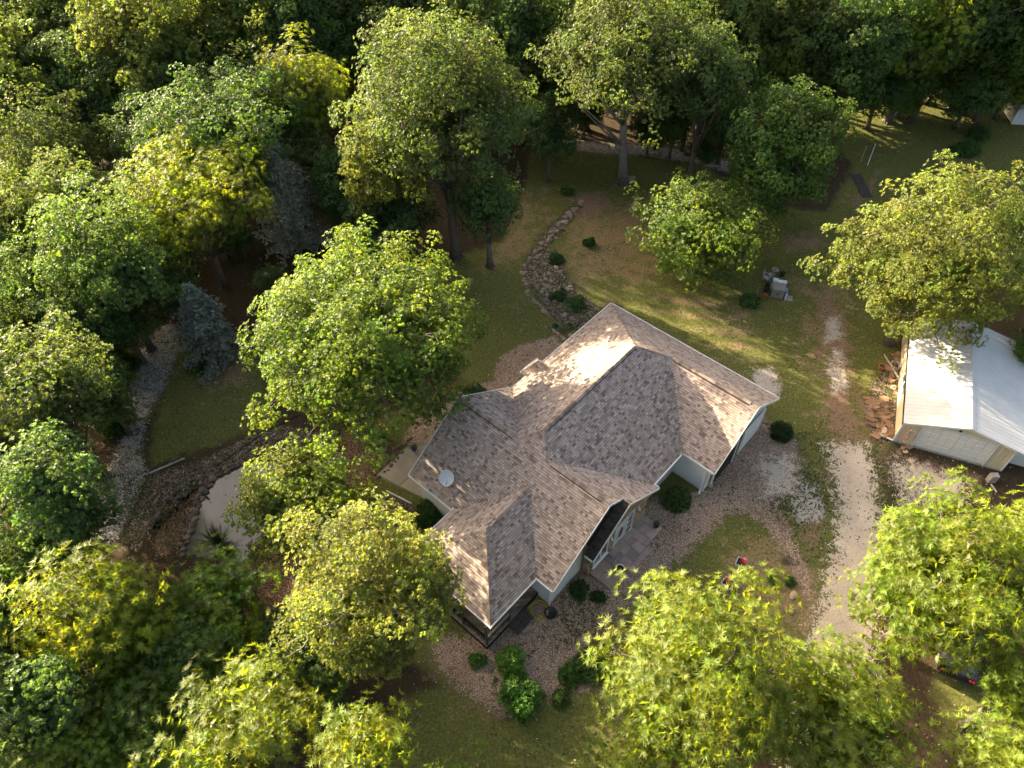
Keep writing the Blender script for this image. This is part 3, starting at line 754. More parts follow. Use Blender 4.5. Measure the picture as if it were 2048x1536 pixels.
# plumbing vent
b = MB(); vz = F_NW(3.38, 5.19); b.tube([L(3.38, 5.19, vz-.1), L(3.38, 5.19, vz+.55)], .05, 10); vp = b.build('vent_pipe', M['white'], house)
b = MB(); b.lathe([(.2, -.1), (.14, .06), (.06, .12)], L(3.38, 5.19, vz), 12); b.build('flashing', M['steel'], vp)

# satellite dish standing on the roof
def dish():
    p = hworld(2.55, 18.95, F_SW(2.55, 18.95)+.01)
    r = empty('satellite_dish', p); tag(r, 'grey oval satellite dish on the brown shingle roof', 'satellite dish')
    b = MB(); D = Vector((-.15, -.55, .8)).normalized(); a = Vector((1, 0, 0)); a = (a-D*a.dot(D)).normalized(); c = D.cross(a)
    base = Vector((-.14, .1, .62)); V_ = []; F_ = []
    for i in range(6):
        rr = i/5
        for k in range(28):
            th = 2*math.pi*k/28; V_.append(base+a*math.cos(th)*.42*rr+c*math.sin(th)*.46*rr+D*(.12*rr*rr))
    for i in range(5):
        for k in range(28): F_.append((i*28+k, i*28+(k+1) % 28, (i+1)*28+(k+1) % 28, (i+1)*28+k))
    b.mesh(V_, F_); V2 = [v-D*.02 for v in V_]; b.mesh(V2, [f[::-1] for f in F_])
    b.build('reflector', M['dish'], r, smooth=True)
    b = MB(); b.tube([base+a*math.cos(t)*.42+c*math.sin(t)*.46+D*.12 for t in np.linspace(0, 2*math.pi, 33)], .013, 6); b.build('rim', M['white'], r)
    tip = base-c*.46+D*.5; tip = base+Vector((-.1, -.50, .12))
    b = MB(); b.tube([base+Vector((0, 0, -.06)), base+Vector((-.02, -.3, -.12)), tip], .018, 6); b.build('feed_arm', M['steel'], r)
    b = MB(); b.box(tip, (.08, .12, .08), bev=.02); b.lathe([(.045, 0), (.05, .08), (0, .09)], tip+Vector((0, .02, .03)), 10); b.build('receiver', M['white'], r)
    b = MB(); b.tube([(0, 0, 0), (0, 0, .45), base+Vector((0, .02, -.03))], .028, 8); b.build('mast', M['steel'], r)
    b = MB(); b.tube([(0, 0, .35), (.38, -.16, -.04)], .012, 6); b.tube([(0, 0, .35), (-.18, -.3, -.18)], .012, 6); b.build('stay', M['steel'], r)
    b = MB(); b.box((0, 0, .0), (.2, .2, .03), -YAW); b.build('foot_plate', M['steel'], r)
dish()

# ---- front patio of big stone tiles
pa = MB(); pu0, pu1, pv0, pv1 = eu+.2, 12.62, 11.32, 16.55
pa.box(L((pu0+pu1)/2, (pv0+pv1)/2, .065), (pu1-pu0, pv1-pv0, .13)); 
patio = pa.build('patio', M['concrete']); patio.matrix_world = house_m; tag(patio, 'raised front patio of large brown grey stone tiles', kind='structure')
rq = random.Random(3); v = pv0
while v < pv1-.05:
    h = min(rq.choice((.42, .58, .7)), pv1-v); u = pu0
    if pv1-(v+h) < .3: h = pv1-v
    while u < pu1-.05:
        w_ = min(rq.choice((.4, .55, .72)), pu1-u)
        if pu1-(u+w_) < .25: w_ = pu1-u
        b = MB(); k = rq.uniform(.75, 1.25); b.box(L(u+w_/2, v+h/2, .15+rq.uniform(-.003, .004)), (w_-.014, h-.014, .05), bev=.008, col=(k, k*rq.uniform(.93, 1.03), k*rq.uniform(.93, 1.08)))
        b.build('tile', M['paver'], patio, color=True); u += w_
    v += h
def step_block(u0, u1, v0, v1, z, n):
    for k in range(n):
        b = MB(); a = v0+(v1-v0)*k/n; c = v0+(v1-v0)*(k+1)/n; kk = rq.uniform(.85, 1.2)
        b.box(L((u0+u1)/2, (a+c)/2, z/2), (u1-u0, c-a-.012, z), bev=.01, col=(kk, kk*.97, kk)); b.build('step_tile', M['paver'], patio, color=True)
step_block(12.63, 12.98, 12.9, 14.9, .09, 4)
step_block(pu0+.01, pu0+.36, 12.9, 14.9, .30, 3)

# ---- concrete patio behind, in slabs
cp = MB(); cp.prism([L(*p, .0) for p in ((-3.2, 20.2), (.4, 19.35), (.4, 14.6), (-1.2, 14.2), (-3.4, 17.3))], Vector((0, 0, .03))); cpo = cp.build('concrete_patio', M['mortar']); cpo.matrix_world = house_m
tag(cpo, 'stained concrete slab patio at the back corner of the house', kind='structure')
for poly in ([(-3.15, 20.1), (-1.55, 19.75), (-1.55, 17.4), (-3.3, 17.4)], [(-1.5, 19.73), (.38, 19.33), (.38, 17.4), (-1.5, 17.4)], [(-1.5, 17.35), (.38, 17.35), (.38, 15.2), (-1.5, 15.2)], [(-3.28, 17.35), (-1.55, 17.35), (-1.55, 15.3)], [(-1.5, 15.15), (.38, 15.15), (.38, 14.65), (-1.18, 14.3)]):
    b = MB(); b.prism([L(u, v, .02) for u, v in poly], Vector((0, 0, .05+rs.random()*.015))); b.build('slab', M['concrete'], cpo)
b = MB(); b.box(L(-.9, 20.35, .1), (1.9, .07, .12), R(12)); o = b.build('edging_board', M['white']); o.matrix_world = house_m; tag(o, 'thin white edging board at the end of the concrete slabs', 'edging')

# ---- timber deck under the porch roof
dk = empty('wooden_deck', house_m @ L(uI, vS, 0), -YAW); tag(dk, 'weathered dark timber deck under the hipped porch roof', 'deck')
DU, DV = 6.45, 4.3                      # extent from (uI-.2, vS-.4)
def DL(a, b_, z): return Vector((a-.25, -(b_-.38), z))
pw = .142; rd = random.Random(4); k = 0; c45 = math.sqrt(.5)
s_ = -DV*c45
rect = [(0, 0), (DU, 0), (DU, DV), (0, DV)]
rot = [((x-y)*c45, (x+y)*c45) for x, y in rect]      # along (1,-1): boards run level across the picture
lo = min(p[1] for p in rot); hi = max(p[1] for p in rot)
while lo < hi:
    c = clip_rect(rot, -50, 50, lo+.004, lo+pw-.004)
    if c:
        kk = rd.uniform(.65, 1.35); b = MB()
        P = [DL((x+y)*c45, (y-x)*c45, .42+rd.uniform(-.003, .003)) for x, y in c]
        b.prism(P, Vector((0, 0, -.03)), col=(kk, kk*rd.uniform(.92, 1.02), kk*rd.uniform(.88, 1.05))); b.build('plank', M['deckwood'], dk, color=True)
    lo += pw
b = MB()
b.box(DL(DU/2, DV, .3), (DU, .05, .22)); b.build('skirt_board', M['deckwood'], dk)
b = MB(); b.box(DL(DU, DV/2, .3), (.05, DV, .22)); b.build('skirt_board', M['deckwood'], dk)
for a in (.1, 2.3, 4.6, DU-.1):
    b = MB(); b.box(DL(a, DV-.12, 1.4), (.11, .11, 2.75), bev=.01); b.build('post', M['benchwood'], dk)
for a0, a1 in ((.1, 2.3), (2.3, 4.6), (4.6, DU-.1)):
    b = MB(); b.box(DL((a0+a1)/2, DV-.12, 1.28), (a1-a0, .12, .045)); b.build('rail', M['deckwood'], dk)
    a = a0+.12
    while a < a1-.05:
        b = MB(); b.box(DL(a, DV-.12, .95), (.035, .035, .62)); b.build('baluster', M['deckwood'], dk); a += .14
b = MB(); b.box(DL(DU-.1, DV-1.05, 1.28), (.1, 1.7, .045)); b.build('rail', M['greywood'], dk)
b = MB(); b.box(DL(DU-.1, DV-1.9, .85), (.1, .1, .9), bev=.01); b.build('post', M['benchwood'], dk)
for q in range(10):
    b = MB(); b.box(DL(DU-.1, DV-.3-q*.16, .95), (.035, .035, .62)); b.build('baluster', M['deckwood'], dk)

# ------------------------------------------------------------------ metal garage
GA = math.atan2(-.377, .926)
ga_m = Matrix.Translation((25.07, 29.0, 0)) @ Matrix.Rotation(GA, 4, 'Z')
gar = empty('metal_garage', (25.07, 29.0, 0), GA); tag(gar, 'cream metal garage with white ribbed steel roof and overhead door', 'garage')
GL, GW, gz, gpk, gt = 9.9, 6.4, 2.2, 3.2, 3.42
def groof(t): return gz+(gpk-gz)*t/gt if t < gt else gpk-(gpk-gz)*.95*(t-gt)/gt
def ribbed(p0, p1, q1, q0, nr, rh, rw, nrmv, mt, name, par):
    """sheet p0-p1 (low edge) / q0-q1 (high edge), ribs run from p to q"""
    b = MB(); p0, p1, q0, q1 = [Vector(x) for x in (p0, p1, q0, q1)]; n = Vector(nrmv).normalized()
    ts = []
    for k in range(nr):
        c = (k+.5)/nr; ts += [(c-rw, 0), (c-rw*.5, rh), (c+rw*.5, rh), (c+rw, 0)]
    ts = [(0, 0)]+ts+[(1, 0)]
    V_ = []
    for t, h in ts: V_ += [p0.lerp(p1, t)+n*h, q0.lerp(q1, t)+n*h]
    b.mesh(V_, [(2*i, 2*i+2, 2*i+3, 2*i+1) for i in range(len(ts)-1)])
    V2 = [p0-n*.012, p1-n*.012, q1-n*.012, q0-n*.012]; b.mesh(V2, [(3, 2, 1, 0)])
    b.mesh([p0, p1, p1-n*.012, p0-n*.012, q0, q1, q1-n*.012, q0-n*.012], [(0, 3, 2, 1), (4, 5, 6, 7), (0, 4, 7, 3), (1, 2, 6, 5)])
    return b.build(name, mt, par)
b = MB(); b.prism([(-.05, -.1, gz-.06), (gt, -.1, gpk-.06), (gt, GL, gpk-.06), (-.05, GL, gz-.06)], (0, 0, -.05)); b.prism([(gt+.001, -.1, gpk-.06), (7.1, -.1, groof(7.1)-.06), (7.1, GL, groof(7.1)-.06), (gt+.001, GL, gpk-.06)], (0, 0, -.05))
groof_o = b.build('roof', M['galv'], gar)
npan = 11; pl = (GL+.25)/npan; nl = Vector((-(gpk-gz), 0, gt)); nr_ = Vector(((gpk-gz)*.95, 0, gt))
for k in range(npan):
    y0 = -.25+k*pl; y1 = y0+pl-.004
    ribbed((-.18, y0, groof(-.18)), (-.18, y1, groof(-.18)), (gt, y1, gpk), (gt, y0, gpk), 3, .014, .03, nl, M['galv'], 'roof_panel', groof_o)
    ribbed((7.2, y0, groof(7.2)), (7.2, y1, groof(7.2)), (gt, y1, gpk), (gt, y0, gpk), 3, .014, .03, nr_, M['galv'], 'roof_panel', groof_o)
b = MB(); b.prism([(gt-.2, -.27, groof(gt-.2)+.03), (gt, -.27, gpk+.045), (gt+.2, -.27, groof(gt+.2)+.03)], (0, GL+.3, 0)); b.build('ridge_cap', M['galv'], groof_o)
b = MB(); b.box((-.19, (GL-.25)/2, groof(-.19)-.1), (.05, GL+.2, .2)); b.build('eave_trim', M['black'], groof_o)
for ta, tb in ((-.18, gt), (gt, 7.2)):
    b = MB(); b.prism([(ta, -.27, groof(ta)+.02), (tb, -.27, groof(tb)+.02), (tb, -.27, groof(tb)-.14), (ta, -.27, groof(ta)-.14)], (0, .03, 0)); b.build('rake_trim', M['white'], groof_o)
b = MB(); b.prism([(6.9, .8, 2.16), (9.8, .8, 1.95), (9.8, GL, 1.95), (6.9, GL, 2.16)], (0, 0, .05)); b.build('lean_to_roof', M['galv'], gar)
# walls in ribbed panels
def vpanel(x0, x1, y, za, zb, name='wall_panel'):
    return ribbed((x0, y, za), (x1, y, za), (x1, y, min(groof(x1)-.1, zb)), (x0, y, min(groof(x0)-.1, zb)), max(1, int(round((x1-x0)/.23))), .02, .09*.23/max(.2, (x1-x0))*2, (0, -1, 0), M['cream'], name, gar)
xs_ = [0, .55, 1.06]
for a_, c_ in zip(xs_[:-1], xs_[1:]): vpanel(a_, c_-.003, 0, .1, 9)
for a_, c_ in ((1.06, 1.9), (1.9, 2.7), (2.7, 3.42), (3.42, 4.1), (4.1, 4.75), (4.75, 5.34)): vpanel(a_, c_-.003, 0, 2.32, 9)
for a_, c_ in ((5.34, 5.87), (5.87, 6.4)): vpanel(a_, c_-.003, 0, .1, 9)
b = MB(); b.prism([(.03, .06, 0), (6.38, .06, 0), (6.38, .06, groof(6.38)-.14), (gt, .06, gpk-.14), (.03, .06, gz-.14)], (0, .08, 0)); b.build('wall', M['cream'], gar)
b = MB(); b.box((.06, GL/2+.1, gz/2-.05), (.1, GL-.1, gz-.1)); b.build('wall', M['cream'], gar, ).__setitem__('label', 'plain cream side wall')
b = MB(); b.box((6.34, GL/2+.1, 1.05), (.1, GL-.1, 2.1)); b.build('wall', M['cream'], gar)
b = MB(); b.box((8.1, .95, 1.0), (3.4, .1, 2.0)); b.build('wall', M['cream'], gar)
b = MB(); b.box((7.6, .87, .95), (1.7, .06, 1.9)); d2 = b.build('side_door', M['white'], gar)
b = MB(); b.box((0, -.03, 1.08), (.12, .1, 2.16)); b.build('corner_trim', M['white'], gar)
b = MB(); b.box((6.42, -.03, 1.08), (.1, .1, 2.16)); b.build('corner_trim', M['white'], gar)
b = MB(); b.box((3.2, -.01, .05), (6.5, .16, .1)); b.build('sill_beam', M['greywood'], gar)
b = MB(); b.box((3.2, .02, 1.2), (4.26, .04, 2.2)); gd = b.build('overhead_door', M['white'], gar)
M['doorpanel'] = simple('door_panel_cream', (.80, .77, .69), .5, var=.05)
for r_ in range(4):
    for c_ in range(8):
        b = MB(); b.box((1.14+4.12*(c_+.5)/8, -.012, .14+(r_+.5)*.53), (4.12/8-.05, .03, .47), bev=.014); b.build('door_panel', M['doorpanel'], gd)
b = MB()
b.box((1.06, -.035, 1.2), (.1, .08, 2.25)); b.box((5.34, -.035, 1.2), (.1, .08, 2.25)); b.box((3.2, -.036, 2.36), (4.4, .08, .1)); b.build('door_frame', M['white'], gd)
b = MB(); b.box((-.005, 4.2, 1.35), (.06, 1.5, .7)); wn = b.build('window', M['glass'], gar)
b = MB()
for yy in (3.42, 4.2, 4.98): b.box((-.035, yy, 1.35), (.05, .06, .82))
for zz in (.98, 1.72): b.box((-.036, 4.2, zz), (.05, 1.62, .06))
b.build('frame', M['white'], wn)
b = MB(); b.tube([(-.1, -.1, 2.05), (-.12, -.12, .18), (-.9, .1, .12)], .055, 8); b.build('downspout', M['white'], gar)
b = MB(); b.box((3.0, -.1, 2.62), (.16, .12, .1), bev=.02); b.build('lamp', M['black'], gar)
# flag on its staff
fl = empty('wall_flag', ga_m @ Vector((.75, -.05, 1.45)), GA); tag(fl, 'striped flag hanging from an angled white staff on the cream garage', 'flag')
b = MB(); st0, st1 = Vector((0, 0, 0)), Vector((-.42, -.60, .60)); b.tube([st0, st1], .016, 8); b.lathe([(0, 0), (.03, .02), (.03, .05), (0, .08)], st1, 8); b.build('staff', M['white'], fl)
b = MB(); b.box((0, .02, 0), (.08, .06, .12), bev=.01); b.build('bracket', M['white'], fl)
b = MB(); nx, ny = 26, 24; V_ = []
for i in range(nx+1):
    for j in range(ny+1):
        a_ = i/nx; h_ = j/ny          # a_: along hoist (13 stripes), h_: fly, hanging down
        p = st1.lerp(st0, .02+.72*a_*(1-.35*h_)); wob = .05*math.sin(9*a_+3*h_)*h_
        V_.append(p+Vector((wob-.03*h_, .16*math.sin(14*a_)*h_*.4+.02*h_, -1.1*h_)))
F0 = []
for i in range(nx):
    for j in range(ny):
        F0.append(((i*(ny+1)+j, (i+1)*(ny+1)+j, (i+1)*(ny+1)+j+1, i*(ny+1)+j+1), 2 if (i < 14 and j < 10) else (0 if (i//2) % 2 == 0 else 1)))
for f_, mi in F0:
    b.f.append(f_); b.c.append((1, 1, 1)); b.m.append(mi)
b.v = [tuple(v_) for v_ in V_]
for i in range(1, 13, 2):
    for j in range(1, 10, 2):
        for off in (-.006, .006):
            p = V_[i*(ny+1)+j]; b.poly([p+Vector((x*.011, off, z*.011)) for x, z in ((-1, 0), (0, -1), (1, 0), (0, 1))], mi=1)
b.build('cloth', [M['flagred'], M['flagwhite'], M['flagblue']], fl)

# ------------------------------------------------------------------ rocks
rr = random.Random(21)
def rock_mesh(seed):
    q = random.Random(seed); b = MB(); V_ = []; n, k = 7, 4
    ph = [q.uniform(.75, 1.2) for _ in range(n)]
    for j in range(k):
        el = -.5+j*.62
        for i in range(n):
            th = 2*math.pi*(i+q.uniform(-.25, .25))/n; r_ = ph[i]*math.cos(max(-1.2, min(1.2, el)))*q.uniform(.85, 1.1)
            V_.append((r_*math.cos(th)*.5, r_*math.sin(th)*.5, (math.sin(el)*.5+.2)*q.uniform(.85, 1.1)))
    F_ = [tuple(range(n-1, -1, -1)), tuple(range((k-1)*n, k*n))]
    for j in range(k-1):
        for i in range(n): F_.append((j*n+i, j*n+(i+1) % n, (j+1)*n+(i+1) % n, (j+1)*n+i))
    t = q.choice(((1.15, 1.0, .85), (.75, .75, .78), (1.0, .9, .8), (.55, .5, .47), (1.35, 1.25, 1.15), (.85, .62, .45)))
    b.mesh(V_, F_, t); o = b.build('stone', M['rock'], None, color=True); me_ = o.data; bpy.data.objects.remove(o); return me_
ROCKS = [rock_mesh(s_) for s_ in range(12)]
DARKR = [rock_mesh(100+s_) for s_ in range(6)]
M['rock_dark'] = simple('wet_dark_stone', (.15, .12, .095), .85, var=.4, scale=4, bmp=.8, attr=True)
for me_ in DARKR: me_.materials[0] = M['rock_dark']
def slab_mesh(seed):
    q = random.Random(seed); b = MB(); n = q.choice((4, 5, 6)); t = q.choice(((1.0, .72, .5), (.8, .55, .4), (1.3, 1.0, .75), (.6, .5, .45), (1.5, 1.35, 1.2), (1.1, .8, .6)))
    b.prism([(math.cos(2*math.pi*(i+q.uniform(-.3, .3))/n)*.5*q.uniform(.7, 1.1), math.sin(2*math.pi*(i+q.uniform(-.3, .3))/n)*.42*q.uniform(.7, 1.1), q.uniform(-.02, .02)) for i in range(n)], (0, 0, q.uniform(.12, .25)), col=t)
    o = b.build('stone', M['rock'], None, color=True); me_ = o.data; bpy.data.objects.remove(o); return me_
SLABS = [slab_mesh(200+k) for k in range(10)]
def rocks(name, label, pts, smin, smax, pool=ROCKS, jit=.15, flat=.7, cat='stone border'):
    P = [np.array(p) for p in pts]; r0 = empty(name, P[0]); tag(r0, label, cat)
    for p in P:
        s_ = rr.uniform(smin, smax); o = link('stone', rr.choice(pool), r0)
        o.location = (p[0]+rr.uniform(-jit, jit)-P[0][0], p[1]+rr.uniform(-jit, jit)-P[0][1], p[2]+rr.uniform(-.05, .0)); o.rotation_euler = (rr.uniform(-.3, .3), rr.uniform(-.3, .3), rr.uniform(0, 6.3))
        o.scale = (s_*rr.uniform(.8, 1.3), s_*rr.uniform(.7, 1.1), s_*rr.uniform(.5, .9)*flat*1.3)
def along(pp, step):
    W_ = [g(*p) for p in pp]; out = []
    for a, c in zip(W_[:-1], W_[1:]):
        n = max(1, int(np.linalg.norm(c-a)/step)); out += [a+(c-a)*k/n for k in range(n)]
    return out
def within(pp, n):
    poly = gp(pp); A = np.array(poly); lo, hi = A.min(0), A.max(0); out = []
    while len(out) < n:
        x, y = rr.uniform(lo[0], hi[0]), rr.uniform(lo[1], hi[1])
        if sdist(np.array([x]), np.array([y]), poly)[0] > 0: out.append(np.array([x, y, 0.0]))
    return out
pe = [(366, 1110), (386, 1052), (398, 1012), (412, 985), (428, 958), (456, 942), (500, 923), (560, 915), (610, 905)]
rocks('pond_rock_border', 'row of dark rocks around the edge of the grey pond', along(pe, .36)+along([(p[0]-7, p[1]-5) for p in pe], .42), .34, .58, DARKR, .06)
rocks('pond_rock_border', 'few dark rocks along the mulch side of the pond', along([(492, 1165), (500, 1130), (520, 1105), (560, 1085)], .4), .3, .5, DARKR, .08)
rocks('stone_row', 'long low line of loose stones running across the dry lawn', along([(1160, 405), (1140, 425), (1118, 450), (1100, 475), (1082, 495)], .27)+along([(1165, 408), (1120, 458), (1090, 497)], .4), .25, .55, ROCKS, .2)
rocks('rockery', 'rockery of pale limestone pieces and low plants behind the house', along([(1082, 497), (1062, 510), (1048, 535), (1046, 560), (1060, 590), (1080, 612), (1100, 640)], .26)+within([(1050, 530), (1090, 505), (1130, 545), (1160, 600), (1140, 650), (1080, 600)], 70)+along([(1110, 660), (1130, 680), (1150, 668)], .25), .2, .5, ROCKS, .14, cat='rockery')
rocks('rubble_heap', 'heap of broken brown slabs beside the cream garage wall', within([(1738, 800), (1768, 795), (1790, 840), (1784, 885), (1750, 880), (1732, 845)], 110)+within([(1770, 720), (1798, 700), (1795, 790), (1772, 770)], 40), .25, .75, SLABS, .1, .9, cat='rubble')
rocks('rubble_heap', 'flat grey slabs on the ground below the flag', [g(*p) for p in ((1800, 888), (1806, 896), (1812, 905), (1818, 894), (1798, 908), (1804, 914))], .4, .7, SLABS, .05, .8, cat='rubble')
rocks('lava_rock_bed', 'bed of dark lumpy rocks at the back corner of the house', within([(745, 985), (830, 1012), (850, 1035), (780, 1055), (725, 1025)], 70), .2, .42, DARKR, .1, cat='rock bed')
rocks('lava_rock_bed', 'bank of dark lumpy rocks above the pond', within([(330, 950), (440, 915), (560, 865), (640, 870), (650, 895), (560, 890), (470, 925), (380, 985), (300, 1060), (280, 1040)], 130), .15, .38, DARKR, .1, cat='rock bed')
rocks('lava_rock_bed', 'dark stone edging between the mulch and the concrete slabs', along([(752, 948), (780, 920), (806, 890), (828, 868)], .3)+along([(760, 955), (790, 925), (815, 897)], .35), .2, .4, DARKR, .1, cat='stone border')
for p, s_, lab in (((1418, 968), .75, 'flat pale boulder by the white downspout'), ((1520, 1022), .6, 'tan boulder at the tip of the front lawn'), ((1500, 1015), .35, 'small white rock at the tip of the front lawn'), ((1586, 1192), .6, 'grey boulder at the edge of the front lawn near the driveway'),
                   ((1580, 1225), .5, 'dark boulder half under the yellow green branches'), ((1262, 362), 1.3, 'pale flat stone at the foot of the tall tree trunk'), ((1458, 1151), .35, 'broken white stones between the two flower boxes'), ((1312, 1068), .4, 'grey flat stone by the patio corner'), ((1530, 845), .5, 'round grey stone beside the clipped bush')):
    o = link('boulder', rr.choice(ROCKS)); o.location = Vector(g(*p)); o.scale = (s_, s_*.75, s_*.5); o.rotation_euler = (0, 0, rr.uniform(0, 6)); tag(o, lab, 'rock')
for p, lab in (((1300, 1104), 'round stepping stone nearest the patio step'), ((1306, 1128), 'middle stepping stone in the gravel'), ((1318, 1142), 'last stepping stone before the bright branches')):
    b = MB(); b.lathe([(.0, 0.05), (.22, .05), (.26, .03), (.27, .0)], (0, 0, 0), 9, col=(.8, .8, .9)); o = b.build('stepping_stone', M['paver'], None, loc=Vector(g(*p)), color=True); tag(o, lab, 'stepping stone')

# ------------------------------------------------------------------ small things
def planter(px, lab, rz, flowers):
    p = g(*px); r = empty('flower_box', p, rz); tag(r, lab, 'planter')
    b = MB(); w0, w1, h, t = .26, .30, .46, .035
    def ring(hw_, z): return [(-hw_, -hw_, z), (hw_, -hw_, z), (hw_, hw_, z), (-hw_, hw_, z)]
    V_ = ring(w0, 0)+ring(w1, h)+ring(w1-t, h)+ring(w1-t-.02, h-.1); F_ = [(3, 2, 1, 0)]
    for k in range(3): F_ += [(k*4+i, k*4+(i+1) % 4, k*4+4+(i+1) % 4, k*4+4+i) for i in range(4)]
    b.mesh(V_, F_); b.build('box', M['pot_grey'], r)
    b = MB(); b.poly(ring(w1-t-.015, h-.09)); b.build('soil', M['soil'], r)
    q = random.Random(px[0])
    for k in range(flowers):
        x, y, z = q.uniform(-.15, .15), q.uniform(-.05, .2), h+q.uniform(.02, .2); b = MB()
        for a in range(7):
            th = a*.9; b.poly([(x, y, z), (x+.07*math.cos(th-.3), y+.07*math.sin(th-.3), z+.02), (x+.11*math.cos(th), y+.11*math.sin(th), z+.03), (x+.07*math.cos(th+.3), y+.07*math.sin(th+.3), z+.02)])
        b.tube([(x, y, h-.1), (x, y, z)], .008, 4); b.build('flower', M['pink'] if k % 5 == 4 else M['red'], r)
planter((1480, 1132), 'square grey flower box with red and pink blooms on the lawn', -.55, 9)
planter((1453, 1172), 'square grey flower box of dark red blooms under the bright branches', -.75, 9)
def pot(px, z, prof, mt, lab, cat='pot', plant=None, name='flower_pot'):
    r = empty(name, Vector(g(px[0], px[1], z))); tag(r, lab, cat)
    b = MB(); b.lathe(prof, (0, 0, 0), 18); b.build('pot', M[mt], r, smooth=True)
    rt_, zt_ = max(p[0] for p in prof)*.85, prof[-1][1]-.03
    b = MB(); b.lathe([(0, zt_), (rt_, zt_)], (0, 0, 0), 14); b.build('soil', M['soil'], r)
    if plant:
        b = MB(); q = random.Random(px[0])
        for k in range(36):
            th, ln, el = q.uniform(0, 6.3), q.uniform(.12, .3), q.uniform(.3, 1.3); d_ = Vector((math.cos(th)*math.cos(el), math.sin(th)*math.cos(el), math.sin(el))); s2 = Vector((-math.sin(th), math.cos(th), 0))
            o_ = Vector((q.uniform(-.1, .1), q.uniform(-.1, .1), zt_)); b.poly([o_, o_+d_*ln*.5+s2*.035, o_+d_*ln, o_+d_*ln*.5-s2*.035], col=(q.uniform(.7, 1.3),)*3)
        b.build('plant', M[plant], r, color=True)
    return r
PR = [(0, 0), (.13, 0), (.16, .1), (.2, .3), (.23, .32), (.23, .36), (.2, .36), (.19, .33)]
pot((1239, 1142), .17, [(0, 0), (.12, 0), (.09, .08), (.16, .2), (.25, .34), (.27, .36), (.27, .38), (.23, .38), (.21, .33)], 'white', 'white urn of dark soil standing on the stone patio', 'urn', None, 'garden_urn')
pot((1312, 1052), .17, [(0, 0), (.13, 0), (.17, .02), (.17, .3), (.19, .32), (.15, .32), (.15, .28)], 'black', 'small black pot at the far corner of the stone patio', 'pot', 'yucca')
pot((829, 900), .05, PR, 'pot_blue', 'blue glazed pot with a plant on the concrete slabs', 'pot', 'yucca')
pot((768, 902), .0, PR, 'pot_grey', 'white pot of reddish plants near the maple trunk', 'pot', 'yucca')
pot((516, 1150), .0, PR, 'pot_blue', 'dark blue pot on the reddish mulch by the pond', 'pot', 'yucca')
pot((1186, 1137), .17, [(0, 0), (.07, 0), (.09, .16), (.06, .2), (.03, .2)], 'white', 'little white lantern beside the stone entry wall', 'lantern', None, 'lantern')
pot((1761, 738), .0, PR, 'terracotta', 'reddish clay pot among the rubble by the garage', 'pot')
pot((1101, 1228), .0, [(0, 0), (.2, 0), (.31, .06), (.36, .15), (.37, .16), (.33, .16), (.26, .08), (.1, .05)], 'black', 'round black fire bowl on the gravel beside the yellow hose', 'fire bowl', None, 'fire_bowl')
# garden hose coil
r = empty('garden_hose', Vector(g(1077, 1221))); tag(r, 'coiled yellow garden hose lying on the gravel by the deck', 'hose'); q = random.Random(2)
b = MB(); pts = []
for k in range(0, 150):
    a = k*2*math.pi/24; rad_ = .50+.07*math.sin(k*.61)+.05*math.sin(k*.17); pts.append((rad_*math.cos(a)+.03*math.sin(k*.3), rad_*math.sin(a), .02+.010*(k/24)+.008*math.sin(k)))
b.tube(pts, .016, 6); b.build('coil', M['hose'], r, smooth=True)
b = MB(); e_ = g(1083, 1192); o_ = g(1077, 1221); b.tube([pts[-1], (.45, .75, .05), tuple((e_-o_)+np.array([0, 0, .12])), tuple((e_-o_)+np.array([-.1, .15, .5]))], .016, 6); b.build('lead', M['hose'], r, smooth=True)
b = MB(); b.box(tuple((e_-o_)+np.array([-.1, .15, .5])), (.12, .12, .2), bev=.03); b.build('tap', M['white'], r)
# steps down from the deck
r = empty('wooden_steps', house_m @ L(10.12, 21.35, 0), -YAW); tag(r, 'dark slatted wooden steps leading down from the deck', 'steps')
for k in range(6):
    b = MB(); b.box((-.30+k*.125+(.02 if k > 2 else 0), 0, .34 if k < 3 else .19), (.10, 1.35, .035), bev=.006); b.build('slat', M['benchwood'], r)
for sy_ in (-.6, 0, .6):
    b = MB(); b.box((-.17, sy_, .16), (.36, .05, .32)); b.box((.2, sy_, .085), (.36, .05, .17)); b.build('stringer', M['benchwood'], r)
# fallen rail and black pipe by the pond
a, c = g(300, 948), g(370, 918); b = MB(); b.tube([a+[0, 0, .07], (a+c)/2+[0, 0, .08], c+[0, 0, .07]], [.075, .07, .065], 8); o = b.build('fallen_log', M['greywood']); tag(o, 'pale straight log lying on the stony bank above the pond', 'log')
pts = [g(*p)+[0, 0, .05] for p in ((402, 985), (410, 955), (430, 935), (462, 912), (505, 882), (545, 856), (600, 830))]; b = MB(); b.tube(pts, .03, 6); o = b.build('drain_pipe', M['blackhose']); tag(o, 'long black pipe curving along the bank of the pond', 'pipe')
b = MB(); pts = [g(404, 988)+[0, 0, .2], g(418, 998)+[0, 0, .1]]; b.tube(pts, .05, 6); o = b.build('pond_spout', M['black']); tag(o, 'short dark spout poking out over the pond', 'spout')
b = MB(); pts = [g(1781, 715)+[0, 0, .35], g(1779, 762)+[0, 0, .25]]; b.box(tuple((pts[0]+pts[1])/2), (.09, float(np.linalg.norm(pts[1]-pts[0])), .07), rz=.12); o = b.build('timber_post', M['greywood']); tag(o, 'old grey timber lying on the rubble beside the garage', 'timber')
b = MB(); b.lathe([(.28, .0), (.34, .12), (.36, .34), (.33, .34), (.3, .16)], (0, 0, 0), 18); o = b.build('half_barrel', M['greywood'], None, loc=Vector(g(1789, 735))); tag(o, 'round weathered half barrel by the garage wall', 'barrel')
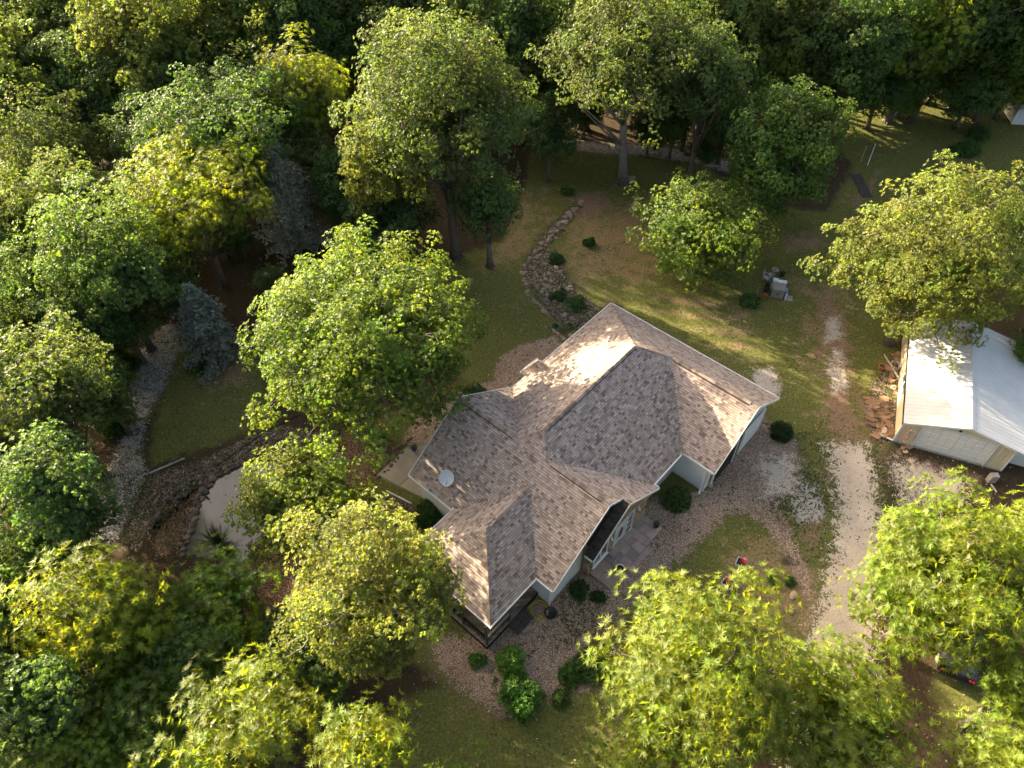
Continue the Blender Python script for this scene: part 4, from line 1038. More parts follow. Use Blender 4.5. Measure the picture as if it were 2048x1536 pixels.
# junk corner on the lawn: steel cabinet, tubs, pots, chair
JZ = -.25; jp = g(1553, 590)
r = empty('steel_cabinet', Vector(jp), JZ); tag(r, 'grey metal cabinet with flat top standing on the lawn', 'cabinet')
b = MB(); b.box((0, 0, .42), (.92, .78, .84), bev=.02); b.build('body', M['steel'], r)
b = MB(); b.box((0, 0, .86), (.98, .84, .05), bev=.012); b.build('lid', M['steel'], r)
for sx_ in (-.24, .24):
    b = MB(); b.box((sx_, -.40, .42), (.44, .03, .74), bev=.01); d_ = b.build('door', M['steel'], r)
    b = MB(); b.box((sx_*.2, -.43, .45), (.03, .03, .2)); b.build('handle', M['black'], d_)
for dx_, dy_, sz, mt, lab in ((-.30, .62, (.34, .34, .98), 'bluewhite', 'pale blue plastic tub behind the steel cabinet'), (.05, .60, (.26, .3, .9), 'white', 'white plastic tub behind the steel cabinet'), (.36, .56, (.34, .3, .95), 'bluewhite', 'pale blue tub with a dark slot behind the steel cabinet')):
    r = empty('storage_tub', Vector(jp)+Matrix.Rotation(JZ, 3, 'Z') @ Vector((dx_, dy_, 0)), JZ); tag(r, lab, 'tub')
    b = MB(); b.box((0, 0, sz[2]/2), sz, bev=.03); b.build('body', M[mt], r); b = MB(); b.box((0, 0, sz[2]+.015), (sz[0]+.04, sz[1]+.04, .04), bev=.01); b.build('lid', M[mt], r)
r = empty('blue_pallet', Vector(jp)+Matrix.Rotation(JZ, 3, 'Z') @ Vector((.62, -.12, 0)), JZ); tag(r, 'blue and white slatted crate leaning beside the steel cabinet', 'crate')
for k in range(5):
    b = MB(); b.box((0, -.3+k*.15, .33), (.1, .1, .66)); b.build('slat', M['blue'] if k % 2 else M['bluewhite'], r)
b = MB(); b.box((.06, 0, .5), (.03, .75, .08)); b.build('rail', M['white'], r)
b = MB(); b.box((0, 0, .06), (.62, .6, .12), bev=.015); o = b.build('paving_slab', M['concrete'], None, loc=Vector(g(1576, 598))); o.rotation_euler[2] = JZ; tag(o, 'square concrete slab on the lawn beside the steel cabinet', 'slab')
for k, (px, mt, s_) in enumerate((((1531, 585), 'black', 1.0), ((1534, 574), 'black', .9), ((1537, 564), 'steel', 1.0), ((1541, 556), 'greywood', 1.1), ((1530, 594), 'terracotta', .8), ((1548, 547), 'greywood', 1.2), ((1563, 552), 'black', 1.0))):
    b = MB(); b.lathe([(a_*s_, c_*s_) for a_, c_ in PR], (0, 0, 0), 14); o = b.build('empty_pot', M[mt], None, loc=Vector(g(*px)), smooth=True)
    tag(o, ['black empty pot beside the steel cabinet', 'black empty pot beside the steel cabinet', 'grey metal pail beside the steel cabinet', 'pale wooden tub beside the garden chair', 'reddish clay pot at the near end of the row of pots', 'pale round tub behind the garden chair', 'black empty pot behind the storage tubs'][k], 'pot', 'empty pots by the cabinet')
r = empty('garden_chair', Vector(g(1530, 563)), .9); tag(r, 'grey metal garden chair under the low tree', 'chair')
b = MB(); b.box((0, 0, .43), (.5, .5, .04), bev=.01); b.build('seat', M['steel'], r); b = MB(); b.box((0, .25, .72), (.5, .04, .52), bev=.01, tilt=Matrix.Rotation(-.2, 3, 'X')); b.build('backrest', M['steel'], r)
for sx_ in (-.22, .22):
    for sy_ in (-.22, .22):
        b = MB(); b.tube([(sx_, sy_, 0), (sx_, sy_, .43)], .016, 6); b.build('leg', M['steel'], r)
    b = MB(); b.tube([(sx_*1.15, -.22, .43), (sx_*1.15, -.22, .64), (sx_*1.15, .26, .66)], .016, 6); b.build('armrest', M['white'], r)
b = MB(); c = g(1524, 590); b.tube([(.35*math.cos(t)-.05, .55*math.sin(t), .25+.25*math.sin(t+1)) for t in np.linspace(1.7, 4.5, 14)], .014, 5); o = b.build('wire_hoop', M['greywood'], None, loc=Vector(c)); tag(o, 'bent pale wire hoop beside the row of pots', 'hoop')
# two poles and a dark slatted mat on the far lawn
for k, (a, t_, lab) in enumerate(((g(1735, 330), (.35, .7, 1.75), 'tall leaning white pole on the far lawn'), (g(1722, 322), (.3, .6, 1.2), 'short grey pole beside the leaning white pole'))):
    b = MB(); b.tube([a, a+np.array(t_)*.5, a+np.array(t_)], [.035, .032, .028], 8); b.lathe([(0, 0), (.06, 0), (.06, .05), (0, .05)], tuple(a), 8); o = b.build('garden_pole', M['white'] if k == 0 else M['greywood']); tag(o, lab, 'pole')
r = empty('mesh_panel', Vector(g(1727, 365))); tag(r, 'dark brown slatted mat lying on the far lawn below the poles', 'mat')
for k in range(14):
    b = MB(); b.box((-.35+.02*math.sin(k), 1.2-k*.26, .05), (.95, .20, .04), rz=.04*math.sin(k*2), bev=.008); b.build('slat', M['benchwood'], r)
for x_ in (-.7, 0.0):
    b = MB(); b.box((x_, -.5, .02), (.06, 3.7, .04)); b.build('rail', M['benchwood'], r)
# shed at the far right
sh_p = g(2030, 250); r = empty('garden_shed', Vector(sh_p), -.12); tag(r, 'small grey shed half hidden by branches at the far edge of the lawn', 'shed')
b = MB(); b.box((1.2, 1.3, 1.0), (3.0, 2.4, 2.0)); b.build('wall', M['siding'], r)
for k in range(9):
    b = MB(); b.box((-.22+k*.34, .07, 1.0), (.32, .04, 1.95), bev=.008); b.build('wall_board', M['siding'], r)
b = MB(); b.prism([(-.6, -.5, 1.95), (3.0, -.5, 1.95), (3.0, 1.3, 2.75), (-.6, 1.3, 2.75)], (0, 0, .08)); b.prism([(-.6, 1.301, 2.75), (3.0, 1.301, 2.75), (3.0, 3.0, 1.95), (-.6, 3.0, 1.95)], (0, 0, .08)); ro = b.build('roof', M['steel'], r)
b = MB(); b.box((1.9, .04, .95), (.8, .05, 1.8)); dr = b.build('door', M['dark_open'], r)
# car under the trees
def car():
    p = g(1912, 1288); r = empty('parked_car', Vector(p), R(62)); tag(r, 'black car parked in deep shade under the walnut branches', 'car')
    prof = [(-2.25, .42), (-2.28, .7), (-2.2, .92), (-1.9, .98), (-1.35, 1.38), (-.6, 1.46), (.25, 1.42), (.95, 1.02), (1.9, .9), (2.2, .75), (2.25, .42)]
    b = MB(); ny = 6; V_ = []; F_ = []
    for j in range(ny+1):
        t = -1+2*j/ny
        for x, z in prof:
            tw = .88 if z < 1.0 else .88-.26*(z-1.0)/.46; k = 1-.06*abs(t)**4
            V_.append((x*k, t*tw, z-.04*abs(t)**3*(z > .9)))
    n = len(prof)
    for j in range(ny):
        for i in range(n-1): F_.append((j*n+i, (j+1)*n+i, (j+1)*n+i+1, j*n+i+1))
    F_ += [tuple(range(n)), tuple(range(ny*n+n-1, ny*n-1, -1))]
    F_ += [(j*n, j*n+n-1, (j+1)*n+n-1, (j+1)*n) for j in range(ny)]
    b.mesh(V_, F_); b.build('body', M['carpaint'], r)
    for x0, x1, z0, z1 in ((-1.86, -1.38, 1.02, 1.37), (.30, .92, 1.40, 1.06)):
        b = MB(); b.poly([(x0, -.68, z0+.02), (x0, .68, z0+.02), (x1, .6, z1+.02), (x1, -.6, z1+.02)]); b.build('windscreen', M['glass'], r)
    for sy_ in (-1, 1):
        b = MB(); b.poly([(-1.3, sy_*.80, 1.04), (.75, sy_*.80, 1.04), (.2, sy_*.68, 1.38), (-.95, sy_*.68, 1.38)]); b.build('side_window', M['glass'], r)
        b = MB(); b.box((-2.24, sy_*.68, .82), (.1, .3, .14), bev=.03); b.build('tail_lamp', M['lamp_red'], r)
        b = MB(); b.box((2.18, sy_*.62, .70), (.14, .34, .14), bev=.03); b.build('headlight', M['glass'], r)
        b = MB(); b.box((.55, sy_*.98, 1.06), (.12, .2, .13), bev=.03); b.build('mirror', M['white'], r)
        for x_ in (-1.4, 1.4):
            wh = MB(); wh.tube([(x_, sy_*.68, .33), (x_, sy_*.9, .33)], .33, 18); w_ = wh.build('wheel', M['tyre'], r)
            b = MB(); b.tube([(x_, sy_*.895, .33), (x_, sy_*.912, .33)], .2, 10); b.build('rim', M['steel'], w_)
    b = MB(); b.box((-2.3, 0, .56), (.14, 1.7, .2), bev=.05); b.build('bumper', M['black'], r)
car()
# wood block by the second garage door, seen at the branch edge
b = MB(); b.box((0, 0, .35), (.5, .36, .7), bev=.02); b.tube([(-.1, -.3, .1), (-.05, -.9, .15)], .05, 6); o = b.build('wood_crate', M['greywood'], None, loc=Vector(g(1980, 962))); tag(o, 'pale wooden box standing by the right end of the garage', 'box')

# ------------------------------------------------------------------ foliage
def unit(v): return v/np.maximum(np.linalg.norm(v, axis=-1, keepdims=True), 1e-9)
def leaf_arrays(rng, P, A, nl, Ln, Wd, ph0, ph1, droop, col, cvar=.15):
    """rosettes: nl leaves round every twig tip P with axis A"""
    n = len(P); P = np.repeat(P, nl, 0); A = unit(np.repeat(A, nl, 0)); C = np.repeat(col, nl, 0)
    m_ = len(P); ref = np.where(np.abs(A[:, 2:3]) < .9, np.array([[0, 0, 1.0]]), np.array([[1.0, 0, 0]]))
    X_ = unit(np.cross(A, ref)); Y_ = np.cross(A, X_)
    th = (np.tile(np.arange(nl), n)+rng.uniform(-.35, .35, m_))*2*np.pi/nl + np.repeat(rng.uniform(0, 6.28, n), nl)
    ph = rng.uniform(ph0, ph1, m_)[:, None]
    per = X_*np.cos(th)[:, None]+Y_*np.sin(th)[:, None]
    d = A*np.cos(ph)+per*np.sin(ph); nn = unit(A*np.sin(ph)-per*np.cos(ph)+rng.normal(0, .18, (m_, 3))); sd = unit(np.cross(d, nn))
    L_ = (Ln*rng.uniform(.65, 1.25, m_))[:, None]; W_ = (Wd*rng.uniform(.7, 1.25, m_))[:, None]
    tip = P+d*L_; tip[:, 2] -= (droop*L_)[:, 0]
    if Wd/Ln < .33:      # slender leaflet
        b0_ = P+d*L_*.05; V_ = np.stack([b0_+sd*W_*.5, b0_-sd*W_*.5, tip], 1)
    else:                # broad leaf
        b0_ = P+d*L_*.02; mid = P+d*L_*.62+nn*L_*.05; V_ = np.stack([b0_, mid+sd*W_*.62, tip-sd*W_*.42], 1)
    C = C*rng.uniform(1-cvar, 1+cvar, (m_, 1))*(1+rng.normal(0, .05, (m_, 3)))
    return V_, np.clip(C, 0, 3)
def leaf_mesh(name, Vs, Cs, mt):
    V_ = np.concatenate(Vs).reshape(-1, 3).astype(np.float32); C = np.concatenate(Cs).astype(np.float32); n = len(C)
    me_ = bpy.data.meshes.new(name); me_.vertices.add(3*n); me_.vertices.foreach_set('co', V_.ravel())
    me_.loops.add(3*n); me_.loops.foreach_set('vertex_index', np.arange(3*n, dtype=np.int32))
    me_.polygons.add(n); me_.polygons.foreach_set('loop_start', np.arange(0, 3*n, 3, dtype=np.int32))
    at = me_.attributes.new('Col', 'FLOAT_COLOR', 'FACE'); at.data.foreach_set('color', np.c_[C, np.ones((n, 1), np.float32)].ravel())
    me_.materials.append(mt); me_.update(calc_edges=True)
    return me_
# name: (material, leaf length, width, leaves per tip, tips per clump, clump radius, phi range, droop, clumps per m2 of crown, squash)
SPEC = {
 'maple': ('leaf_maple', .16, .13, 6, 32, .78, .5, 1.5, .12, 2.5, .8),
 'ash': ('leaf_ash', .165, .095, 7, 29, .70, .45, 1.45, .12, 2.7, .8),
 'walnut': ('leaf_walnut', .29, .058, 15, 10, .90, .85, 1.4, .22, 3.0, .75),
 'oak': ('leaf_oak', .17, .125, 6, 27, .80, .5, 1.5, .12, 2.2, .85),
 'dark': ('leaf_dark', .17, .12, 6, 26, .80, .6, 1.5, .2, 2.2, .8),
}
def crown(rng, sp, Rx, Rz, lobes=14, bottom=-.55, dens=1.0, tone=(1, 1, 1)):
    mt, Ln, Wd, nl, nt_, cr, p0, p1, dr, cpm, sq = SPEC[sp]
    n = int(cpm*dens*(2.2*Rx*Rx+4.2*Rx*Rz)*.62)
    D = unit(rng.normal(0, 1, (n*3, 3))); D = D[D[:, 2] > bottom+rng.uniform(-.15, .15, len(D))][:n]; n = len(D)
    lobes = int(lobes*1.7); K = unit(rng.normal(0, 1, (lobes, 3))+np.array([0, 0, .35])); amp = rng.uniform(.14, .46, lobes)
    ang = np.arccos(np.clip(D @ K.T, -1, 1)); rad = .62+(amp[None]*np.exp(-(ang/.27)**2)).max(1)+.10*np.sin(7*D[:, 0]+3*D[:, 2]+rng.uniform(0, 6))*np.sin(6*D[:, 1]+rng.uniform(0, 6))
    deep = rng.random(n); frac = np.where(deep < .66, rng.normal(.97, .07, n), np.where(deep < .88, rng.uniform(.62, .92, n), rng.uniform(.3, .65, n)))
    C = D*np.array([Rx, Rx, Rz])*(rad*frac)[:, None]; C[:, 2] = np.where(C[:, 2] < 0, C[:, 2]*.85, C[:, 2])
    out = unit(D*np.array([1/Rx, 1/Rx, 1/Rz]))
    tone_c = np.array(tone)*(rng.uniform(.70, 1.30, (n, 1)))*(1+rng.normal(0, .05, (n, 3)))
    # twig tips over the outward side of every clump
    cs = cr*rng.uniform(.7, 1.35, n)
    d = unit(rng.normal(0, 1, (n, nt_, 3))+.55*out[:, None]+np.array([0, 0, .25]))
    q = rng.uniform(.35, 1, (n, nt_, 1))**.5
    T = C[:, None]+d*q*cs[:, None, None]*np.array([1, 1, sq])
    ax = unit(.75*d+.45*out[:, None]+np.array([0, 0, .45])+rng.normal(0, .25, d.shape))
    V_, Cc = leaf_arrays(rng, T.reshape(-1, 3), ax.reshape(-1, 3), nl, Ln, Wd, p0, p1, dr, np.repeat(tone_c, nt_, 0))
    # shaded inner foliage: broad overlapping sprays behind the outer shell
    m_ = int(n*7); j = rng.integers(0, n, m_); Pf = C[j]*rng.uniform(.35, .80, (m_, 1))+rng.normal(0, .3, (m_, 3))
    Vf, Cf = leaf_arrays(rng, Pf, unit(out[j]*.5+np.array([0, 0, .6])+rng.normal(0, .4, (m_, 3))), 4, Ln*1.0+.13, Wd*.8+.13, .6, 1.5, .15, tone_c[j])
    return C, np.concatenate([V_, Vf]), np.concatenate([Cc, Cf]), K
def tubes_np(segs, n=4):
    """segs: list of (p0,p1,r0,r1) -> verts, faces"""
    V_ = []; F_ = []
    for p0, p1, r0, r1 in segs:
        t = unit(p1-p0); a = np.array([0, 0, 1.0]) if abs(t[2]) < .9 else np.array([1.0, 0, 0]); x = unit(np.cross(t, a)); y = np.cross(t, x); b = len(V_)
        for p, r_ in ((p0, r0), (p1, r1)):
            for k in range(n): th = 2*math.pi*k/n; V_.append(p+(x*math.cos(th)+y*math.sin(th))*r_)
        F_ += [(b+k, b+(k+1) % n, b+n+(k+1) % n, b+n+k) for k in range(n)]
    return V_, F_
def wood(rng, C, K, Rx, Rz, hc, lean, mt, parent, tr=.24):
    b = MB(); base = np.zeros(3); cc = np.array([lean[0], lean[1], hc])
    th_ = rng.uniform(-.25, .25, 2); pts = []; rad = []
    for t in np.linspace(0, 1, 8):
        p = base*(1-t)+(cc+np.array([0, 0, Rz*.35]))*t; p[:2] += th_*math.sin(t*3.1)*.6; pts.append(p); rad.append(tr*(1.25 if t == 0 else 1)*(1-.8*t)+.02)
    b.tube([tuple(p) for p in pts], rad, 9)
    for k in range(7):
        a = 2*math.pi*k/7+rng.uniform(-.3, .3); d = np.array([math.cos(a), math.sin(a), -.25]); b.tube([tuple(np.array([0, 0, .25])), tuple(d*tr*1.9+np.array([0, 0, .12]))], [tr*.5, .03], 5)
    nodes = []
    for k in range(len(K)):
        e = cc+K[k]*np.array([Rx, Rx, Rz])*.72; s_ = pts[2+int(rng.integers(0, 5))]
        m1 = s_*.6+e*.4+np.array([0, 0, .3])+rng.normal(0, .2, 3); r0 = tr*rng.uniform(.28, .42)
        b.tube([tuple(s_), tuple(m1), tuple(e)], [r0, r0*.6, r0*.2], 6); nodes += [s_*.5+m1*.5, m1, m1*.5+e*.5, e]
    nodes = np.array(nodes); segs = []
    for c in C[::3]:
        c = c+cc; j = np.argmin(((nodes-c)**2).sum(1)); mid = (nodes[j]+c)/2+rng.normal(0, .12, 3)
        segs += [(nodes[j], mid, .035, .022), (mid, c, .022, .008)]
    V_, F_ = tubes_np(segs, 3); b.mesh(V_, F_)
    return b.build('trunk', mt, parent, smooth=True)
def fit_tree(cx, cy, rx, ry, hc):
    P = g(cx, cy, hc); d = P-np.array([0, 0, CAM_H]); dep = d @ FW; dist = np.linalg.norm(d); sd = -d[2]/dist; cdn = math.sqrt(1-sd*sd)
    Rx = rx*dep/F_PX; Rz = math.sqrt(max((ry*dep/F_PX)**2-(Rx*sd)**2, 0))/cdn
    return P, Rx, min(max(Rz, .6*Rx), 1.35*Rx)
def tree(name, sp, px, hc, label, cat='tree', lean=(0, 0), seed=1, dens=1.0, tone=(1, 1, 1), bark='bark', group=None, bottom=-.75, tr=.24, lobes=14):
    rng = np.random.default_rng(seed); P, Rx, Rz = fit_tree(*px, hc); hc = max(hc, Rz*.75+.8)
    r = empty(name, (P[0]-lean[0], P[1]-lean[1], 0)); tag(r, label, cat, group)
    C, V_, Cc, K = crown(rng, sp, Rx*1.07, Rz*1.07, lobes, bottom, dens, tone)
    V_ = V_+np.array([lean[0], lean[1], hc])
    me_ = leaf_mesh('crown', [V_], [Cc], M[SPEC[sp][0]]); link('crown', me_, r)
    wood(rng, C, K, Rx, Rz, hc, lean, M[bark], r, tr)
    return r
tree('maple_tree', 'maple', (736, 672, 258, 218), 8.5, 'large round leafy maple standing behind the house beside the pond', lean=(.9, 1.4), seed=11, tone=(.98, 1.0, .95), lobes=26, tr=.34, dens=1.0)
tree('ash_tree', 'ash', (738, 1184, 182, 200), 8.0, 'pale yellow green ash overhanging the timber deck', seed=12, tone=(1.1, 1.05, 1.05), bark='bark_grey', lobes=20)
tree('ash_tree', 'ash', (597, 1003, 142, 108), 4.6, 'low leafy tree leaning over the pond', seed=13, tone=(.85, .95, .7), lobes=16)
tree('walnut_tree', 'walnut', (1385, 1362, 200, 205), 7.5, 'bright yellow green walnut covering the near end of the front lawn', seed=14, lobes=20, dens=1.15)
tree('walnut_tree', 'walnut', (1680, 1445, 175, 130), 6.5, 'yellow green walnut spreading across the near end of the driveway', seed=15, lobes=18)
tree('walnut_tree', 'walnut', (1885, 1165, 165, 235), 7.5, 'tall walnut beside the driveway opposite the lawn island', seed=16, lobes=20, dens=1.1, tone=(.92, .96, .9))
tree('walnut_tree', 'walnut', (2050, 1120, 130, 190), 7.0, 'walnut in front of the second garage bay', seed=17, tone=(1.0, 1.0, .8))
tree('walnut_tree', 'walnut', (2050, 1370, 72, 110), 6.0, 'small walnut next to the parked black car', seed=18, tone=(.95, 1, .9))
tree('walnut_tree', 'walnut', (2030, 1540, 110, 70), 6.5, 'walnut at the corner of the shady lawn beyond the parked car', seed=19)
tree('oak_tree', 'ash', (1864, 528, 186, 200), 7.6, 'broad pale crowned oak overhanging the metal garage roof', seed=20, tone=(1.08, 1.05, 1.0), lobes=22, tr=.32)
tree('maple_tree', 'maple', (1562, 312, 125, 172), 7.0, 'upright green maple with yellow tips at the far side of the lawn', seed=21, tone=(.92, 1.0, 1.0), lobes=18)
tree('fruit_tree', 'dark', (1398, 455, 128, 118), 4.2, 'low dark green fruit tree beside the steel cabinet', seed=22, tone=(1.5, 1.35, .9), lobes=16)
tree('walnut_tree', 'walnut', (180, 1235, 130, 155), 7.0, 'yellow green walnut at the end of the gravel path', seed=23, lobes=16)
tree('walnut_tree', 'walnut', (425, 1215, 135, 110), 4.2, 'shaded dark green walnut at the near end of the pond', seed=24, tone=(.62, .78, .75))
tree('walnut_tree', 'walnut', (495, 1450, 150, 110), 7.0, 'sunlit walnut between the shady lawn and the dark woods', seed=25)
tree('walnut_tree', 'walnut', (715, 1500, 105, 75), 7.0, 'small sunlit walnut at the corner of the shady lawn', seed=26)
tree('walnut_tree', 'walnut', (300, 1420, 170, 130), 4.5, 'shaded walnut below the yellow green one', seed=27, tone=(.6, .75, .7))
tree('oak_tree', 'dark', (600, 1290, 110, 90), 3.4, 'dark bushy tree in the shade below the pale ash', seed=28, tone=(.9, .95, .9))
tree('oak_tree', 'oak', (70, 770, 145, 130), 9.0, 'sunlit oak bordering the gravel path', seed=29, lobes=18)
tree('oak_tree', 'oak', (100, 1010, 135, 165), 7.5, 'bluish green oak leaning over the gravel path', seed=30, tone=(.8, .98, 1.0), lobes=16)
tree('oak_tree', 'oak', (60, 1420, 110, 170), 7.0, 'bluish green oak in the shade next to the yellow walnut', seed=31, tone=(.82, .98, 1.0))
tree('oak_tree', 'oak', (205, 520, 140, 150), 8.5, 'spreading oak above the head of the gravel path', seed=32, tone=(.9, 1.05, 1.0), lobes=18)
tree('walnut_tree', 'walnut', (375, 385, 170, 130), 9.0, 'bright yellow green tree in front of the dark rounded one', seed=33, lobes=18, dens=.95)
tree('locust_tree', 'dark', (455, 245, 180, 115), 10.0, 'dark rounded fine leaved tree behind the bluish spruce', seed=34, tone=(1.0, 1.1, 1.0), lobes=24)
tree('ash_tree', 'walnut', (602, 200, 95, 115), 10.0, 'yellow green tree rising behind the dark rounded one', seed=35)
tree('oak_tree', 'oak', (890, 235, 190, 215), 12.5, 'tallest dark oak at the edge of the dappled lawn', seed=36, lobes=26, tr=.4, bottom=-.35)
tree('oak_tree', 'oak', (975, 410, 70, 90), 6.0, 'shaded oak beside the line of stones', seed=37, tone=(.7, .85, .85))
tree('ash_tree', 'ash', (785, 320, 115, 105), 9.0, 'pale olive crowned tree in front of the tallest oak', seed=38, tone=(.95, .95, .85))
tree('oak_tree', 'dark', (770, 440, 115, 80), 4.5, 'dark low tree behind the round maple', seed=39)
tree('oak_tree', 'oak', (1245, 120, 185, 155), 11.5, 'tall oak with bare straight trunk on the dappled lawn', seed=40, lobes=22, lean=(-1.2, .1), tr=.42, bark='bark_grey', tone=(1.05, 1.0, 1.05), bottom=-.35)
tree('oak_tree', 'oak', (1420, 150, 90, 180), 11.0, 'pale narrow oak behind the upright maple', seed=41, tone=(1.05, 1.05, 1.15))

# conifers
def conifer(px, h, rb, label, seed, tone):
    rng = np.random.default_rng(seed); P = g(*px); r = empty('spruce_tree', P); tag(r, label, 'tree')
    T, A = [], []; b = MB(); b.tube([(0, 0, 0), (0, 0, h*.5), (0, 0, h)], [.2, .12, .02], 8); z = h*.08
    while z < h:
        rad_ = rb*(1-z/h)**.8+.12; nb = 11
        for k in range(nb):
            a = rng.uniform(0, 6.28); L_ = rad_*rng.uniform(.55, 1.2)*(1+.25*math.sin(3*a+z)); d = np.array([math.cos(a), math.sin(a), -.12]); b.tube([(0, 0, z), tuple(np.array([0, 0, z])+d*L_)], [.03, .008], 4)
            m_ = int(6+L_*11); t = rng.uniform(.25, 1, m_)[:, None]; p = np.array([0, 0, z])+d*L_*t+rng.normal(0, .09, (m_, 3))*np.array([1, 1, .7])*(1+L_*.5)*.9
            T.append(p); A.append(np.tile(d, (m_, 1))+rng.normal(0, .35, (m_, 3))+np.array([0, 0, .25]))
        z += .23
    T = np.concatenate(T); A = np.concatenate(A); col = np.array(tone)*rng.uniform(.75, 1.25, (len(T), 1))
    V_, C = leaf_arrays(rng, T, A, 7, .20, .075, .35, 1.1, .05, col)
    link('crown', leaf_mesh('crown', [V_], [C], M['leaf_conifer']), r); b.build('trunk', M['bark'], r)
conifer((600, 500), 11.5, 2.6, 'slender bluish grey spruce beside the bright yellow green tree', 51, (1.0, 1.0, 1.05))
conifer((440, 715), 7.0, 2.3, 'shaded grey cedar at the bend of the gravel path', 52, (.9, .95, 1.0))

# woodland trees: six prototypes, copied with their parts
PROT = []
def proto(sp, Rx, Rz, hc, seed, tone, dens=.85):
    rng = np.random.default_rng(seed); r = empty('woodland_tree', (0, 0, 0)); C, V_, Cc, K = crown(rng, sp, Rx, Rz, 20, -.85, dens, tone)
    link('crown', leaf_mesh('crown', [V_+np.array([0, 0, hc])], [Cc], M[SPEC[sp][0]]), r); wood(rng, C, K, Rx, Rz, hc, (0, 0), M['bark'], r, .26); PROT.append([r, Rx, hc, False])
proto('oak', 4.6, 6.0, 7.6, 61, (1, 1, 1)); proto('ash', 4.4, 5.8, 7.4, 62, (.9, .95, .85)); proto('maple', 4.6, 5.6, 7.2, 63, (.95, 1, .95)); proto('dark', 4.4, 5.4, 7.0, 64, (1.1, 1.1, 1))
proto('walnut', 4.4, 5.4, 7.0, 65, (.8, .9, .8)); proto('oak', 4.2, 6.4, 8.2, 66, (.85, 1, .95))
WL = ['rounded green oak', 'pale olive tree', 'fresh green maple', 'dark green tree', 'feathery yellow green tree', 'tall bluish green oak']
rw = random.Random(77)
def name_region(o, k):
    x, y = o.location[0], o.location[1]
    if y > 70: reg = 'deep in the woods behind the gravel track'
    elif x > 24: reg = 'beyond the metal garage'
    elif x > 14 and y > 40: reg = 'at the back of the far lawn'
    elif x > -2 and y > 45: reg = 'along the shaded gravel track'
    elif x > -15 and y > 38: reg = 'between the spruce and the tallest oak'
    elif y > 40: reg = 'in the woods above the gravel path'
    elif x < -15 and y > 17: reg = 'lining the gravel path'
    elif x < -2: reg = 'in the dark woods below the pond'
    else: reg = 'around the near end of the driveway'
    tag(o, WL[k]+' '+reg, 'tree', WL[k]+'s '+reg)
def woods(k, cx, cy, rx, hc=None):
    r0, R0, h0, used = PROT[k]; s_ = 1.0; zf = .58 if (cx > 1600 and 100 < cy < 300) else (.7 if (k == 3 and rx <= 62) else 1.0)
    for _ in range(4):
        P = g(cx, cy, h0*s_*zf); dep = (P-np.array([0, 0, CAM_H])) @ FW; s_ = 1.14*rx*dep/F_PX/R0
    if not used: o = r0; PROT[k][3] = True
    else: o = copy_tree(r0)
    o.location = (P[0], P[1], 0); o.scale = (s_, s_, s_*zf*rw.uniform(.9, 1.08)); o.rotation_euler = (0, 0, rw.uniform(0, 6.28)); name_region(o, k)
    return o
EXTRA = ((3, 1300, 265, 38), (2, 1350, 250, 42), (3, 1410, 300, 36), (3, 1170, 225, 45), (2, 1090, 240, 45), (3, 1730, 165, 45), (4, 1810, 190, 48), (3, 1880, 150, 55), (2, 1990, 175, 48), (3, 1560, 170, 60), (3, 1490, 220, 45), (3, 440, 470, 45), (3, 330, 500, 50), (3, 190, 250, 60), (3, 100, 400, 55), (3, 260, 350, 55), (3, 480, 480, 36), (0, 700, 420, 50), (3, 540, 560, 34), (3, 640, 330, 50), (3, 110, 880, 55), (3, 210, 700, 45), (3, 560, 1330, 50), (3, 90, 1240, 60), (0, 100, 150, 85), (3, 250, 210, 85), (1, 20, 150, 90), (2, 230, 260, 70), (5, 330, 240, 70), (1, 560, 120, 85), (2, 680, 120, 80), (0, 480, 200, 80), (1, 90, 240, 80), (3, 265, 430, 70), (0, 100, 540, 75), (3, 290, 480, 60), (3, 290, 590, 45), (0, 130, 740, 70), (5, 20, 560, 70), (2, 1385, 190, 70), (4, 1600, 140, 75), (2, 1820, 150, 75), (4, 1900, 40, 95), (0, 60, 1180, 85), (3, 130, 1080, 70), (3, 270, 1290, 70), (4, 330, 1500, 80), (3, 640, 1390, 55), (0, 40, 1520, 100), (2, 800, 60, 90), (1, 930, 90, 90), (0, 1170, 120, 80), (0, 420, 170, 80), (2, 380, 10, 100), (1, 640, 10, 100), (3, 20, 400, 70), (3, 150, 600, 60), (0, 10, 690, 80))
